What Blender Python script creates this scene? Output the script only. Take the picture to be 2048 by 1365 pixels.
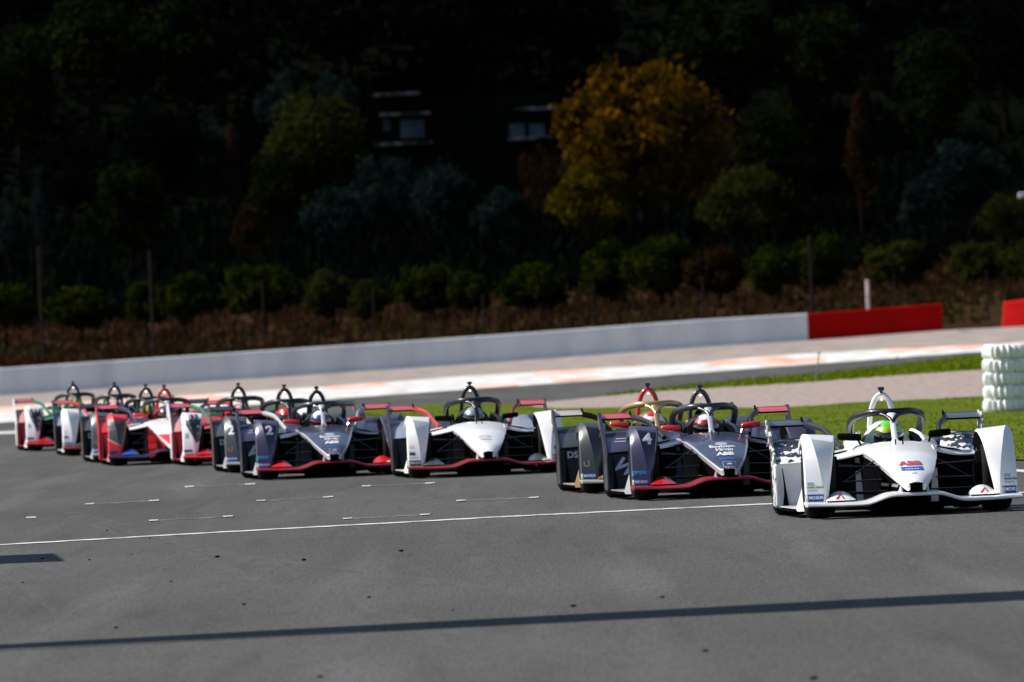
import bpy, bmesh, math, random
from math import sin, cos, pi, radians as R, sqrt
from mathutils import Vector, Matrix
from mathutils.bvhtree import BVHTree

random.seed(7)
for o in list(bpy.data.objects): bpy.data.objects.remove(o)
sc = bpy.context.scene
COL = sc.collection

# ------------------------------------------------------------------ camera
W, H, F = 2048.0, 1365.0, 34133.0          # photo pixels, focal length in pixels (600 mm on 36 mm)
CAMZ, ROLL, HORIZON = 1.8, 0.045, 626.0
PITCH = (H / 2 - HORIZON) / F
cd = bpy.data.cameras.new('camera'); cam = bpy.data.objects.new('camera', cd); COL.objects.link(cam)
cd.sensor_width = 36.0; cd.lens = 600.0; cd.clip_start = 1.0; cd.clip_end = 6000.0
cam.matrix_world = Matrix.Translation((0, 0, CAMZ)) @ (Matrix.Rotation(pi / 2 - PITCH, 4, 'X') @ Matrix.Rotation(-ROLL, 4, 'Z'))
cd.dof.use_dof = True; cd.dof.focus_distance = 146.0; cd.dof.aperture_fstop = 11.0
sc.camera = cam
CAMR = cam.matrix_world.to_3x3()

# ------------------------------------------------------------------ sky, sun, exposure
SUN_EL, SUN_AZ = R(40), R(-76)             # azimuth from +Y (away from the camera), clockwise
SUN = Vector((sin(SUN_AZ) * cos(SUN_EL), cos(SUN_AZ) * cos(SUN_EL), sin(SUN_EL)))
world = bpy.data.worlds.new('World'); sc.world = world; world.use_nodes = True
wn = world.node_tree.nodes; wl = world.node_tree.links; wn.clear()
sky = wn.new('ShaderNodeTexSky'); sky.sky_type = 'NISHITA'; sky.sun_disc = False
sky.sun_elevation = SUN_EL; sky.sun_rotation = SUN_AZ; sky.air_density = 1.0; sky.dust_density = 0.6
bgn = wn.new('ShaderNodeBackground'); bgn.inputs[1].default_value = 0.075
wo = wn.new('ShaderNodeOutputWorld'); wl.new(sky.outputs[0], bgn.inputs[0]); wl.new(bgn.outputs[0], wo.inputs[0])
sd = bpy.data.lights.new('sun', 'SUN'); sd.energy = 4.6; sd.angle = R(0.53); sd.color = (1.0, 0.95, 0.87)
so = bpy.data.objects.new('sun', sd); COL.objects.link(so)
so.rotation_euler = SUN.to_track_quat('Z', 'Y').to_euler(); so.location = (-60, 100, 80)
vs = sc.view_settings; vs.view_transform = 'Standard'; vs.look = 'None'; vs.exposure = 0.62; vs.gamma = 1.0
vs.use_curve_mapping = False
sc.cycles.use_denoising = True; sc.cycles.max_bounces = 6; sc.cycles.transparent_max_bounces = 6

# ------------------------------------------------------------------ pixel -> place
def ray(px, py):
    return CAMR @ Vector((px - W / 2, H / 2 - py, -F))
def at(px, py, D):
    d = ray(px, py); return Vector((0, 0, CAMZ)) + d * (D / d.y)
def sstep(a, b, t):
    t = min(1.0, max(0.0, (t - a) / (b - a))); return t * t * (3 - 2 * t)
WALL_D = 620.0
WALL_PX = [(-900, 853), (0, 792), (700, 745), (1042, 722), (1400, 695), (1617, 682), (1887, 661.5), (2048, 653), (2900, 600)]
WALL_B = [at(x, y, WALL_D) for x, y in WALL_PX]
def interp(x, pts):
    if x <= pts[0][0]: return pts[0][1]
    for (x0, y0), (x1, y1) in zip(pts, pts[1:]):
        if x <= x1: return y0 + (y1 - y0) * (x - x0) / (x1 - x0)
    return pts[-1][1]
WB = [(p.x, p.z) for p in WALL_B]
def zg(x, y):
    z = sstep(300, 600, y) * interp(x, WB)
    if y > 622:
        z += 0.8 * sstep(622, 642, y) + 0.022 * max(0, min(y, 760) - 640)
        z += 0.05 * max(0, y - 740) + 0.40 * max(0, y - 815)
    return z
def ground(px, py):
    d = ray(px, py); d = d / d.y; y = 30.0; st = 4.0
    while y < 1500:
        p = Vector((0, 0, CAMZ)) + d * (y + st)
        if p.z < zg(p.x, p.y):
            if st < 0.01: break
            st *= 0.5; continue
        y += st
    p = Vector((0, 0, CAMZ)) + d * y
    return Vector((p.x, p.y, zg(p.x, p.y)))

# ------------------------------------------------------------------ materials
MATS = {}
def nodes(name):
    m = bpy.data.materials.new(name); m.use_nodes = True
    nt = m.node_tree; return m, nt.nodes, nt.links, nt.nodes['Principled BSDF']
def paint(name, col, rough=0.3, metal=0.0, coat=0.0, wear=0.06, spec=0.5):
    if name in MATS: return MATS[name]
    m, n, l, b = nodes(name); b.inputs['Specular IOR Level'].default_value = spec
    b.inputs['Roughness'].default_value = rough; b.inputs['Metallic'].default_value = metal
    b.inputs['Coat Weight'].default_value = coat; b.inputs['Coat Roughness'].default_value = 0.075
    t = n.new('ShaderNodeTexCoord'); no = n.new('ShaderNodeTexNoise'); no.inputs['Scale'].default_value = 9
    no.inputs['Detail'].default_value = 5
    l.new(t.outputs['Object'], no.inputs['Vector'])
    mx = n.new('ShaderNodeMix'); mx.data_type = 'RGBA'; mx.blend_type = 'MULTIPLY'; mx.inputs[0].default_value = wear * 3
    mx.inputs[6].default_value = (*col, 1); l.new(no.outputs[0], mx.inputs[7]); l.new(mx.outputs[2], b.inputs['Base Color'])
    MATS[name] = m; return m
def ramp(n, pts):
    r = n.new('ShaderNodeValToRGB'); e = r.color_ramp.elements
    while len(e) < len(pts): e.new(0.5)
    for i, (p, c) in enumerate(pts): e[i].position = p; e[i].color = (*c, 1)
    return r
def mat_noise(name, pts, scale, detail=6, rough=0.9, stretch=None, bump=0.0, bscale=40, spec=0.3):
    m, n, l, b = nodes(name); t = n.new('ShaderNodeTexCoord'); mp = n.new('ShaderNodeMapping')
    if stretch: mp.inputs['Scale'].default_value = stretch
    no = n.new('ShaderNodeTexNoise'); no.inputs['Scale'].default_value = scale; no.inputs['Detail'].default_value = detail
    l.new(t.outputs['Object'], mp.inputs[0]); l.new(mp.outputs[0], no.inputs['Vector'])
    r = ramp(n, pts); l.new(no.outputs[0], r.inputs[0]); l.new(r.outputs[0], b.inputs['Base Color'])
    b.inputs['Roughness'].default_value = rough; b.inputs['Specular IOR Level'].default_value = spec
    if bump:
        n2 = n.new('ShaderNodeTexNoise'); n2.inputs['Scale'].default_value = bscale; n2.inputs['Detail'].default_value = 4
        l.new(t.outputs['Object'], n2.inputs['Vector'])
        bp = n.new('ShaderNodeBump'); bp.inputs['Strength'].default_value = bump; bp.inputs['Distance'].default_value = 0.02
        l.new(n2.outputs[0], bp.inputs['Height']); l.new(bp.outputs[0], b.inputs['Normal'])
    MATS[name] = m; return m

def asphalt_mat():
    m, n, l, b = nodes('asphalt'); t = n.new('ShaderNodeTexCoord')
    def noise(scale, st, rot, detail=5):
        mp = n.new('ShaderNodeMapping'); mp.inputs['Scale'].default_value = st; mp.inputs['Rotation'].default_value = (0, 0, rot)
        no = n.new('ShaderNodeTexNoise'); no.inputs['Scale'].default_value = scale; no.inputs['Detail'].default_value = detail
        l.new(t.outputs['Object'], mp.inputs[0]); l.new(mp.outputs[0], no.inputs['Vector']); return no
    grain = noise(60, (1, 0.02, 1), 0, 6)
    patch = noise(0.35, (1, 0.12, 1), 0, 4)
    lane = noise(1.6, (1, 0.018, 1), R(-4), 3)
    lane2 = noise(3.2, (1, 0.03, 1), R(-9), 3)
    g = ramp(n, [(0.25, (0.050, 0.049, 0.047)), (0.75, (0.092, 0.090, 0.086))]); l.new(grain.outputs[0], g.inputs[0])
    p = ramp(n, [(0.35, (0.80, 0.81, 0.76)), (0.65, (1.1, 1.08, 1.08))]); l.new(patch.outputs[0], p.inputs[0])
    la = ramp(n, [(0.52, (1, 1, 1)), (0.66, (1.28, 1.26, 1.32))]); l.new(lane.outputs[0], la.inputs[0])
    lb = ramp(n, [(0.30, (0.82, 0.82, 0.82)), (0.45, (1, 1, 1))]); l.new(lane2.outputs[0], lb.inputs[0])
    cur = g.outputs[0]
    for x in (p, la, lb):
        mx = n.new('ShaderNodeMix'); mx.data_type = 'RGBA'; mx.blend_type = 'MULTIPLY'; mx.inputs[0].default_value = 1.0; mx.clamp_result = False
        l.new(cur, mx.inputs[6]); l.new(x.outputs[0], mx.inputs[7]); cur = mx.outputs[2]
    l.new(cur, b.inputs['Base Color']); b.inputs['Roughness'].default_value = 0.85; b.inputs['Specular IOR Level'].default_value = 0.2
    bp = n.new('ShaderNodeBump'); bp.inputs['Strength'].default_value = 0.25; bp.inputs['Distance'].default_value = 0.01
    l.new(grain.outputs[0], bp.inputs['Height']); l.new(bp.outputs[0], b.inputs['Normal'])
    MATS['asphalt'] = m; return m
asphalt_mat()
mat_noise('gravel', [(0.25, (0.20, 0.16, 0.14)), (0.75, (0.42, 0.34, 0.305))], 6, 8, 1.0, (1, 0.15, 1), 0.6, 18, 0.1)
mat_noise('gravel_far', [(0.25, (0.22, 0.185, 0.165)), (0.75, (0.36, 0.305, 0.275))], 1.2, 8, 1.0, (1, 0.06, 1), 0.5, 8, 0.1)
mat_noise('lawn', [(0.3, (0.048, 0.080, 0.001)), (0.7, (0.115, 0.145, 0.002))], 1.4, 8, 1.0, (1, 0.2, 1), 0.6, 30, 0.1)
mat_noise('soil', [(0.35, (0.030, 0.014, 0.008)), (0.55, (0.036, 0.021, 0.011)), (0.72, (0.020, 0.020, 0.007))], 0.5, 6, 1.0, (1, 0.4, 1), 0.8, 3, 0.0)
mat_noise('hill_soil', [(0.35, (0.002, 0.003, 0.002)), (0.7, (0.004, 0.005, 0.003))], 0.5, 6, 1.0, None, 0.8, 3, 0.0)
mat_noise('kerb_white', [(0.3, (0.42, 0.39, 0.37)), (0.6, (0.70, 0.69, 0.67))], 1.6, 6, 0.8, (1, 0.1, 1), 0, 1, 0.2)
mat_noise('kerb_orange', [(0.35, (0.66, 0.30, 0.20)), (0.65, (0.78, 0.62, 0.54))], 1.0, 6, 0.8, (1, 0.1, 1), 0, 1, 0.2)
mat_noise('line_white', [(0.32, (0.22, 0.22, 0.22)), (0.55, (0.62, 0.62, 0.62))], 5.0, 8, 0.85, (1, 0.3, 1), 0, 1, 0.2)
mat_noise('line_worn', [(0.35, (0.09, 0.09, 0.09)), (0.62, (0.34, 0.34, 0.34))], 7.0, 8, 0.85, (1, 0.3, 1), 0, 1, 0.2)
mat_noise('wall_paint', [(0.3, (0.56, 0.57, 0.60)), (0.6, (0.72, 0.73, 0.76))], 0.9, 7, 0.8, (1, 1, 0.35), 0.15, 6, 0.2)
mat_noise('wall_red', [(0.3, (0.30, 0.002, 0.002)), (0.7, (0.40, 0.003, 0.003))], 0.8, 5, 0.8, None, 0.1, 6, 0.05)
mat_noise('barrier_red_lit', [(0.3, (0.60, 0.03, 0.008)), (0.7, (0.70, 0.05, 0.01))], 0.8, 5, 0.8, None, 0, 6, 0.05)  # orange copy of the barrier red, sunlight on the end put into the colour
mat_noise('tyre_white', [(0.3, (0.66, 0.66, 0.64)), (0.55, (0.84, 0.84, 0.83))], 9, 6, 0.7, None, 0.3, 30, 0.3)
mat_noise('bark', [(0.3, (0.006, 0.004, 0.003)), (0.7, (0.016, 0.011, 0.008))], 6, 5, 1.0, (1, 1, 0.3), 0.5, 12, 0.0)
mat_noise('rubber', [(0.3, (0.006, 0.006, 0.006)), (0.7, (0.014, 0.014, 0.014))], 12, 5, 0.8, None, 0.2, 60, 0.08)
mat_noise('dark_steel', [(0.3, (0.008, 0.006, 0.006)), (0.7, (0.014, 0.011, 0.011))], 5, 5, 0.8, None, 0, 1, 0.1)
mat_noise('pale_post', [(0.4, (0.55, 0.42, 0.40)), (0.6, (0.75, 0.66, 0.62))], 3, 4, 0.7, None, 0, 1, 0.3)
mat_noise('house_wall', [(0.42, (0.015, 0.014, 0.013)), (0.62, (0.16, 0.15, 0.145))], 1.8, 5, 0.9, None, 0, 1, 0.2)
mat_noise('house_slab', [(0.3, (0.55, 0.53, 0.52)), (0.7, (0.7, 0.69, 0.68))], 1.5, 5, 0.9, None, 0, 1, 0.2)
mat_noise('window_glass', [(0.3, (0.02, 0.03, 0.05)), (0.7, (0.05, 0.07, 0.11))], 1, 2, 0.5, None, 0, 1, 0.15)
def leaf(name, a, b_, trans=0.35):
    m, n, l, b = nodes(name); n.remove(b)
    oi = n.new('ShaderNodeTexCoord'); no = n.new('ShaderNodeTexNoise'); no.inputs['Scale'].default_value = 0.9; no.inputs['Detail'].default_value = 4
    l.new(oi.outputs['Object'], no.inputs['Vector'])
    r = ramp(n, [(0.32, a), (0.68, b_)]); l.new(no.outputs[0], r.inputs[0])
    d = n.new('ShaderNodeBsdfDiffuse'); t = n.new('ShaderNodeBsdfTranslucent'); mx = n.new('ShaderNodeMixShader'); mx.inputs[0].default_value = trans
    l.new(r.outputs[0], d.inputs[0]); l.new(r.outputs[0], t.inputs[0]); l.new(d.outputs[0], mx.inputs[1]); l.new(t.outputs[0], mx.inputs[2])
    l.new(mx.outputs[0], n['Material Output'].inputs[0]); MATS[name] = m; return m
leaf('leaf_orange_tree', (0.005, 0.009, 0.001), (0.025, 0.032, 0.002), 0.25)
leaf('leaf_olive', (0.012, 0.015, 0.003), (0.030, 0.032, 0.006))
leaf('leaf_pine', (0.003, 0.006, 0.002), (0.011, 0.015, 0.003), 0.2)
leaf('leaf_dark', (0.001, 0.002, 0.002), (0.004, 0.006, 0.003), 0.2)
leaf('leaf_blue', (0.004, 0.008, 0.009), (0.014, 0.024, 0.021), 0.2)
leaf('leaf_yellow', (0.024, 0.013, 0.001), (0.105, 0.052, 0.003), 0.25)
leaf('leaf_gold', (0.026, 0.019, 0.001), (0.080, 0.060, 0.002), 0.3)
leaf('leaf_brown', (0.012, 0.006, 0.003), (0.030, 0.015, 0.006), 0.2)
leaf('leaf_dry', (0.020, 0.009, 0.005), (0.045, 0.022, 0.012), 0.2)
leaf('grass_blade', (0.05, 0.088, 0.001), (0.135, 0.165, 0.003), 0.5)

# ------------------------------------------------------------------ mesh builder (u = to the right as seen from the front)
class MB:
    def __init__(s, flip=False): s.v = []; s.f = []; s.m = []; s.flip = flip
    def add(s, vs, fs, mat=0):
        o = len(s.v); s.v += [tuple(p) for p in vs]
        for f in fs: s.f.append(tuple(o + i for i in f)); s.m.append(mat)
    def loft(s, rings, closed=True, cap0=True, cap1=True, mat=0, capmat=None, colmat=None, rowmat=None):
        n = len(rings[0]); o = len(s.v)
        for r in rings: s.v += [tuple(p) for p in r]
        for i in range(len(rings) - 1):
            for j in range(n if closed else n - 1):
                k = (j + 1) % n
                s.f.append((o + i * n + j, o + i * n + k, o + (i + 1) * n + k, o + (i + 1) * n + j))
                s.m.append(colmat[j] if colmat else (rowmat[i] if rowmat else mat))
        cm = mat if capmat is None else capmat
        if closed and cap0: s.f.append(tuple(o + j for j in range(n))[::-1]); s.m.append(cm)
        if closed and cap1: s.f.append(tuple(o + (len(rings) - 1) * n + j for j in range(n))); s.m.append(cm)
    def tube(s, path, rad, n=8, mat=0, flat=1.0, up=None):
        P = [Vector(p) for p in path]; rings = []
        for i, p in enumerate(P):
            t = (P[min(i + 1, len(P) - 1)] - P[max(i - 1, 0)]).normalized()
            a = Vector(up) if up else (Vector((0, 0, 1)) if abs(t.z) < 0.9 else Vector((0, 1, 0)))
            x = t.cross(a).normalized(); y = x.cross(t)
            r = rad[i] if isinstance(rad, (list, tuple)) else rad
            rings.append([p + x * (r * cos(2 * pi * k / n)) + y * (r * flat * sin(2 * pi * k / n)) for k in range(n)])
        s.loft(rings, mat=mat)
    def box(s, a, b, mat=0):
        (x0, y0, z0), (x1, y1, z1) = a, b
        s.add([(x0, y0, z0), (x1, y0, z0), (x1, y1, z0), (x0, y1, z0), (x0, y0, z1), (x1, y0, z1), (x1, y1, z1), (x0, y1, z1)],
              [(0, 3, 2, 1), (4, 5, 6, 7), (0, 1, 5, 4), (1, 2, 6, 5), (2, 3, 7, 6), (3, 0, 4, 7)], mat)
    def prism(s, pts, off, mat=0):
        off = Vector(off); n = len(pts); A = [Vector(p) for p in pts]; B = [p + off for p in A]
        s.add(A + B, [tuple(range(n))[::-1], tuple(range(n, 2 * n))] + [(i, (i + 1) % n, n + (i + 1) % n, n + i) for i in range(n)], mat)
    def lathe(s, prof, c, n=32, mat=0, mats=None):       # about the u axis
        rings = [[(c[0] + du, c[1] + r * cos(2 * pi * k / n), c[2] + r * sin(2 * pi * k / n)) for k in range(n)] for du, r in prof]
        s.loft(rings, mat=mat, rowmat=mats)
    def mesh(s, name, smooth=40, mirror=False, solid=0, bevel=0):
        me = bpy.data.meshes.new(name)
        sg = -1 if s.flip else 1
        if mirror: sg = -sg
        me.from_pydata([(sg * x, y, z) for x, y, z in s.v], [], s.f); me.update()
        for p, k in zip(me.polygons, s.m): p.material_index = k
        bm = bmesh.new(); bm.from_mesh(me); bmesh.ops.recalc_face_normals(bm, faces=bm.faces)
        if solid: bmesh.ops.solidify(bm, geom=bm.faces[:], thickness=solid)
        if bevel:
            es = [e for e in bm.edges if len(e.link_faces) == 2 and e.calc_face_angle(0) > R(30)]
            bmesh.ops.bevel(bm, geom=es, offset=bevel, segments=2, affect='EDGES', profile=0.6, clamp_overlap=True)
        bm.to_mesh(me); bm.free()
        if smooth:
            me.polygons.foreach_set('use_smooth', [True] * len(me.polygons)); me.set_sharp_from_angle(angle=R(smooth))
        return me
def link(name, me, mats, parent=None, label=None):
    o = bpy.data.objects.new(name, me); COL.objects.link(o)
    k = max([p.material_index for p in me.polygons], default=0) + 1 if me else 0
    mats = [mats] if not isinstance(mats, (list, tuple)) else list(mats)
    if me:
        while len(me.materials) < max(k, len(mats)): me.materials.append(None)
        for i, m in enumerate(mats):
            o.material_slots[i].link = 'OBJECT'; o.material_slots[i].material = MATS[m] if isinstance(m, str) else m
    if parent: o.parent = parent
    if label: o['label'] = label
    return o
def tag(o, label=None, cat=None, group=None, kind=None):
    if label: o['label'] = label
    if cat: o['category'] = cat
    if group: o['group'] = group
    if kind: o['kind'] = kind
    return o
def empty(name, loc, rz=0):
    o = bpy.data.objects.new(name, None); COL.objects.link(o); o.location = loc; o.rotation_euler = (0, 0, rz); o.empty_display_size = 0.3
    return o

# ------------------------------------------------------------------ the ground
def sheet(name, xs, ys, lift, mat):
    mb = MB()
    mb.loft([[(x, y, zg(x, y) + lift) for x in xs] for y in ys], closed=False)
    return tag(link(name, mb.mesh(name, 60), mat), kind='structure')
XS = sorted(set([-600, -300, -150, -80, -50, -35] + [i * 2.5 for i in range(-12, 13)] + [35, 50, 80, 150, 300, 600] + [round(a, 3) for a, b in WB if -60 < a < 60]))
sheet('ground', XS, [-80, 0, 100, 200, 290] + list(range(300, 610, 10)) + list(range(610, 650, 4)) + list(range(650, 741, 10)) + [746, 748], 0.0, 'soil')
sheet('hill', XS, [746 + i * 6 for i in range(16)] + [860, 900, 950, 1000, 1100, 1300, 1600], 0.05, 'hill_soil')
sheet('track', [x for x in XS if -60 < x < 60], [-80, 0, 100, 200, 290] + list(range(300, 621, 10)), 0.004, 'asphalt')
KERB_T = [(-900, 858), (0, 815), (300, 797), (700, 771), (939, 753), (1213, 737), (1400, 727), (1500, 716), (1634, 707), (1955, 691), (2048, 686), (2900, 640)]
KERB_B = [(-900, 905), (0, 847), (400, 820), (700, 797), (939, 780), (1213, 761), (1500, 739), (1634, 729), (1955, 705), (2048, 700), (2900, 650)]
WALL_L = [(x, y) for x, y in WALL_PX]
def pxstrip(name, top, bot, x0, x1, lift, mat, nx=90, ny=5, kind='structure', jit=0.0):
    rnd = random.Random(name); rows = []
    for j in range(ny + 1):
        row = []
        for i in range(nx + 1):
            x = x0 + (x1 - x0) * i / nx; a = interp(x, top); b = interp(x, bot); y = a + (b - a) * j / ny
            if jit and j in (0, ny): y += rnd.uniform(-jit, jit)
            p = ground(x, y); row.append((p.x, p.y, p.z + lift))
        rows.append(row)
    mb = MB(); mb.loft(rows, closed=False)
    return tag(link(name, mb.mesh(name, 60), mat), kind=kind)
pxstrip('gravel_trap', WALL_L, KERB_T, -900, 2900, 0.010, 'gravel_far')
pxstrip('kerb', KERB_T, KERB_B, -900, 2900, 0.014, 'kerb_white', ny=3)
def kerb_patch(xa, xb, shift, f0, f1):
    nx, ny = 10, 3; rows = []
    for j in range(ny + 1):
        f = f0 + (f1 - f0) * j / ny; row = []
        for i in range(nx + 1):
            x = xa + (xb - xa) * i / nx + shift * f; y = interp(x, KERB_T) * (1 - f) + interp(x, KERB_B) * f
            p = ground(x, y); row.append((p.x, p.y, p.z + 0.018))
        rows.append(row)
    mb = MB(); mb.loft(rows, closed=False); tag(link('kerb_stripe', mb.mesh('kerb_stripe', 60), 'kerb_orange'), kind='structure')
for a in ((-60, 250, 60, 0.0, 0.35), (640, 760, 90, 0.0, 0.25), (900, 980, 60, 0.75, 1.0), (1060, 1190, 40, 0.0, 0.3), (1080, 1190, 30, 0.7, 0.95),
          (1400, 1560, 60, 0.05, 0.45), (1500, 1620, 40, 0.45, 0.9), (1760, 1960, 40, 0.0, 0.4), (300, 420, 120, 0.0, 0.4), (1980, 2300, 40, 0.1, 0.8)): kerb_patch(*a)
GRASS2_T = [(1215, 791), (1350, 774), (1500, 760), (1660, 746), (1955, 711), (2048, 703), (2900, 655)]
GRAV_T = [(1035, 812), (1197, 796), (1332, 784), (1500, 774), (1640, 765), (1821, 751), (1966, 741), (2048, 737), (2900, 690)]
GRAV_B = [(1035, 815), (1100, 821), (1240, 819), (1560, 820), (1690, 810), (1966, 797), (2048, 793), (2900, 750)]
GRASS1_T = [(690, 826), (760, 817), (840, 812), (1035, 810), (1100, 820), (1240, 818), (1560, 819), (1690, 809), (1966, 796), (2048, 792), (2900, 748)]
GRASS1_B = [(690, 828), (800, 838), (1100, 866), (1560, 896), (2048, 924), (2900, 975)]
pxstrip('far_grass', GRASS2_T, GRAV_T, 1215, 2900, 0.016, 'lawn', jit=0.8)
pxstrip('gravel_bed', GRAV_T, GRAV_B, 1035, 2900, 0.020, 'gravel', jit=0.6)
pxstrip('grass_verge', GRASS1_T, GRASS1_B, 690, 2900, 0.024, 'lawn', jit=0.8)
def blades(name, top, bot, x0, x1, n, h, label):
    rnd = random.Random(name); mb = MB()
    k = 0
    while k < n:
        x = rnd.uniform(x0, x1); a = interp(x, top); b = interp(x, bot)
        if rnd.random() > (b - a) / 130.0: continue
        p = ground(x, rnd.uniform(a, b) + rnd.gauss(0, 1.0)); k += 1
        w = h * rnd.uniform(0.25, 0.5); hh = h * rnd.uniform(0.5, 1.2); an = rnd.uniform(0, pi); dx, dy = cos(an) * w, sin(an) * w
        lx, ly = rnd.gauss(0, .5) * hh, rnd.gauss(0, .5) * hh
        mb.add([(p.x - dx, p.y - dy, p.z), (p.x + dx, p.y + dy, p.z), (p.x + lx, p.y + ly, p.z + hh)], [(0, 1, 2)])
    tag(link(name, mb.mesh(name, 0), 'grass_blade'), label, 'grass', kind='stuff')
blades('verge_grass', GRASS1_T, GRASS1_B, 690, 2300, 26000, 0.045, 'short bright green grass growing on the verge beside the track')
blades('runoff_grass', GRASS2_T, GRAV_T, 1215, 2300, 9000, 0.07, 'bright green grass strip growing behind the gravel bed')

def pxline(name, pts, th, lift=0.009, mat='line_white', n=60):
    x0, x1 = pts[0][0], pts[-1][0]; mb = MB(); a, b = [], []
    rnd = random.Random(str(pts))
    for i in range(n + 1):
        x = x0 + (x1 - x0) * i / n; y = interp(x, pts) + rnd.uniform(-.25, .25)
        for lst, yy in ((a, y - th / 2), (b, y + th / 2)):
            p = ground(x, yy); lst.append((p.x, p.y, p.z + lift))
    mb.loft([a, b], closed=False); return tag(link(name, mb.mesh(name, 60), mat), kind='structure')
pxline('grid_line', [(-500, 1116), (0, 1092), (430, 1067), (1000, 1036), (1535, 1010), (2048, 987), (2500, 966)], 2.0, n=140)
pxline('edge_line', [(1300, 898), (2048, 944), (2600, 980)], 5)
pxline('edge_line', [(-700, 892), (0, 867), (150, 861)], 5)
for x0, y0, x1, y1 in ((172, 1011, 316, 1003), (515, 1004, 664, 996), (915, 1004, 1076, 997), (300, 1044, 464, 1035), (688, 1040, 858, 1031), (372, 976, 508, 970), (726, 975, 868, 968)):
    pxline('grid_mark', [(x0, y0), (x1, y1)], 0.7, mat='line_worn', n=14)
    pxline('grid_mark', [(x0 - 2, y0), (x0 + 16, y0 - 1)], 1.8, 0.013, n=3)
    pxline('grid_mark', [(x1 - 18, y1 + 1), (x1 + 2, y1)], 1.8, 0.013, n=3)
pxline('grid_mark', [(52, 1037), (72, 1036)], 2.4, n=3)

def streak_mat():
    m, n, l, b = nodes('tyre_streak'); t = n.new('ShaderNodeTexCoord'); mp = n.new('ShaderNodeMapping'); mp.inputs['Scale'].default_value = (1, 0.06, 1)
    no = n.new('ShaderNodeTexNoise'); no.inputs['Scale'].default_value = 7; no.inputs['Detail'].default_value = 8; l.new(t.outputs['Object'], mp.inputs[0]); l.new(mp.outputs[0], no.inputs['Vector'])
    r = ramp(n, [(0.35, (0, 0, 0)), (0.75, (0.42, 0.42, 0.42))]); l.new(no.outputs[0], r.inputs[0]); l.new(r.outputs[0], b.inputs['Alpha'])
    b.inputs['Base Color'].default_value = (0.15, 0.145, 0.155, 1); b.inputs['Roughness'].default_value = 0.9; MATS['tyre_streak'] = m
streak_mat()
def streak(pts, th):
    mb = MB(); a, b = [], []; n = 30
    for i in range(n + 1):
        x = pts[0][0] + (pts[-1][0] - pts[0][0]) * i / n; y = interp(x, pts); k = th * (0.35 + sin(pi * i / n)) / 2
        for lst, yy in ((a, y - k), (b, y + k)): p = ground(x, yy); lst.append((p.x, p.y, p.z + 0.006))
    mb.loft([a, b], closed=False); tag(link('tyre_mark', mb.mesh('tyre_mark', 60), 'tyre_streak'), kind='structure')
for pts, th in (([(40, 998), (200, 1043), (330, 1080), (480, 1118), (740, 1150)], 14), ([(60, 1128), (170, 1160), (340, 1192)], 10), ([(5, 1148), (60, 1185), (130, 1242)], 12), ([(270, 1062), (420, 1128), (590, 1188)], 12),
                ([(130, 1030), (215, 1062), (260, 1085)], 9), ([(560, 1128), (720, 1150), (1000, 1180)], 10), ([(700, 1215), (900, 1262), (1300, 1330)], 16), ([(760, 985), (900, 1010), (1060, 1030)], 7)): streak(pts, th)

# ------------------------------------------------------------------ walls and barriers
def wall_run(name, x0, x1, htop, mat, thick=0.35, D=WALL_D, step=6, foot=True):
    mb = MB(); rings = []; n = max(2, int((x1 - x0) / (step * 9)))
    pts = []
    for i in range(n + 1):
        x = x0 + (x1 - x0) * i / n; p = at(x, interp(x, WALL_PX), D); pts.append(p)
    for i, p in enumerate(pts):
        h = htop(p.x) if callable(htop) else htop
        z = p.z
        pr = [(0, -0.3), (0, 0.06), (0.03, 0.10), (0.05, h - 0.03), (0.08, h), (thick - 0.03, h), (thick, h - 0.03), (thick, -0.3)]
        rings.append([(p.x, p.y + a, z + b) for a, b in pr])
    mb.loft(rings); return link(name, mb.mesh(name, 35), mat)
tag(wall_run('concrete_wall', -900, 1616.5, 1.0, 'wall_paint'), 'long low white painted concrete wall behind the far gravel', 'wall')
tag(wall_run('red_wall', 1617.3, 1886, lambda x: 0.985, 'wall_red'), 'red barrier wall section standing at the right end of the white wall', 'wall')
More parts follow.
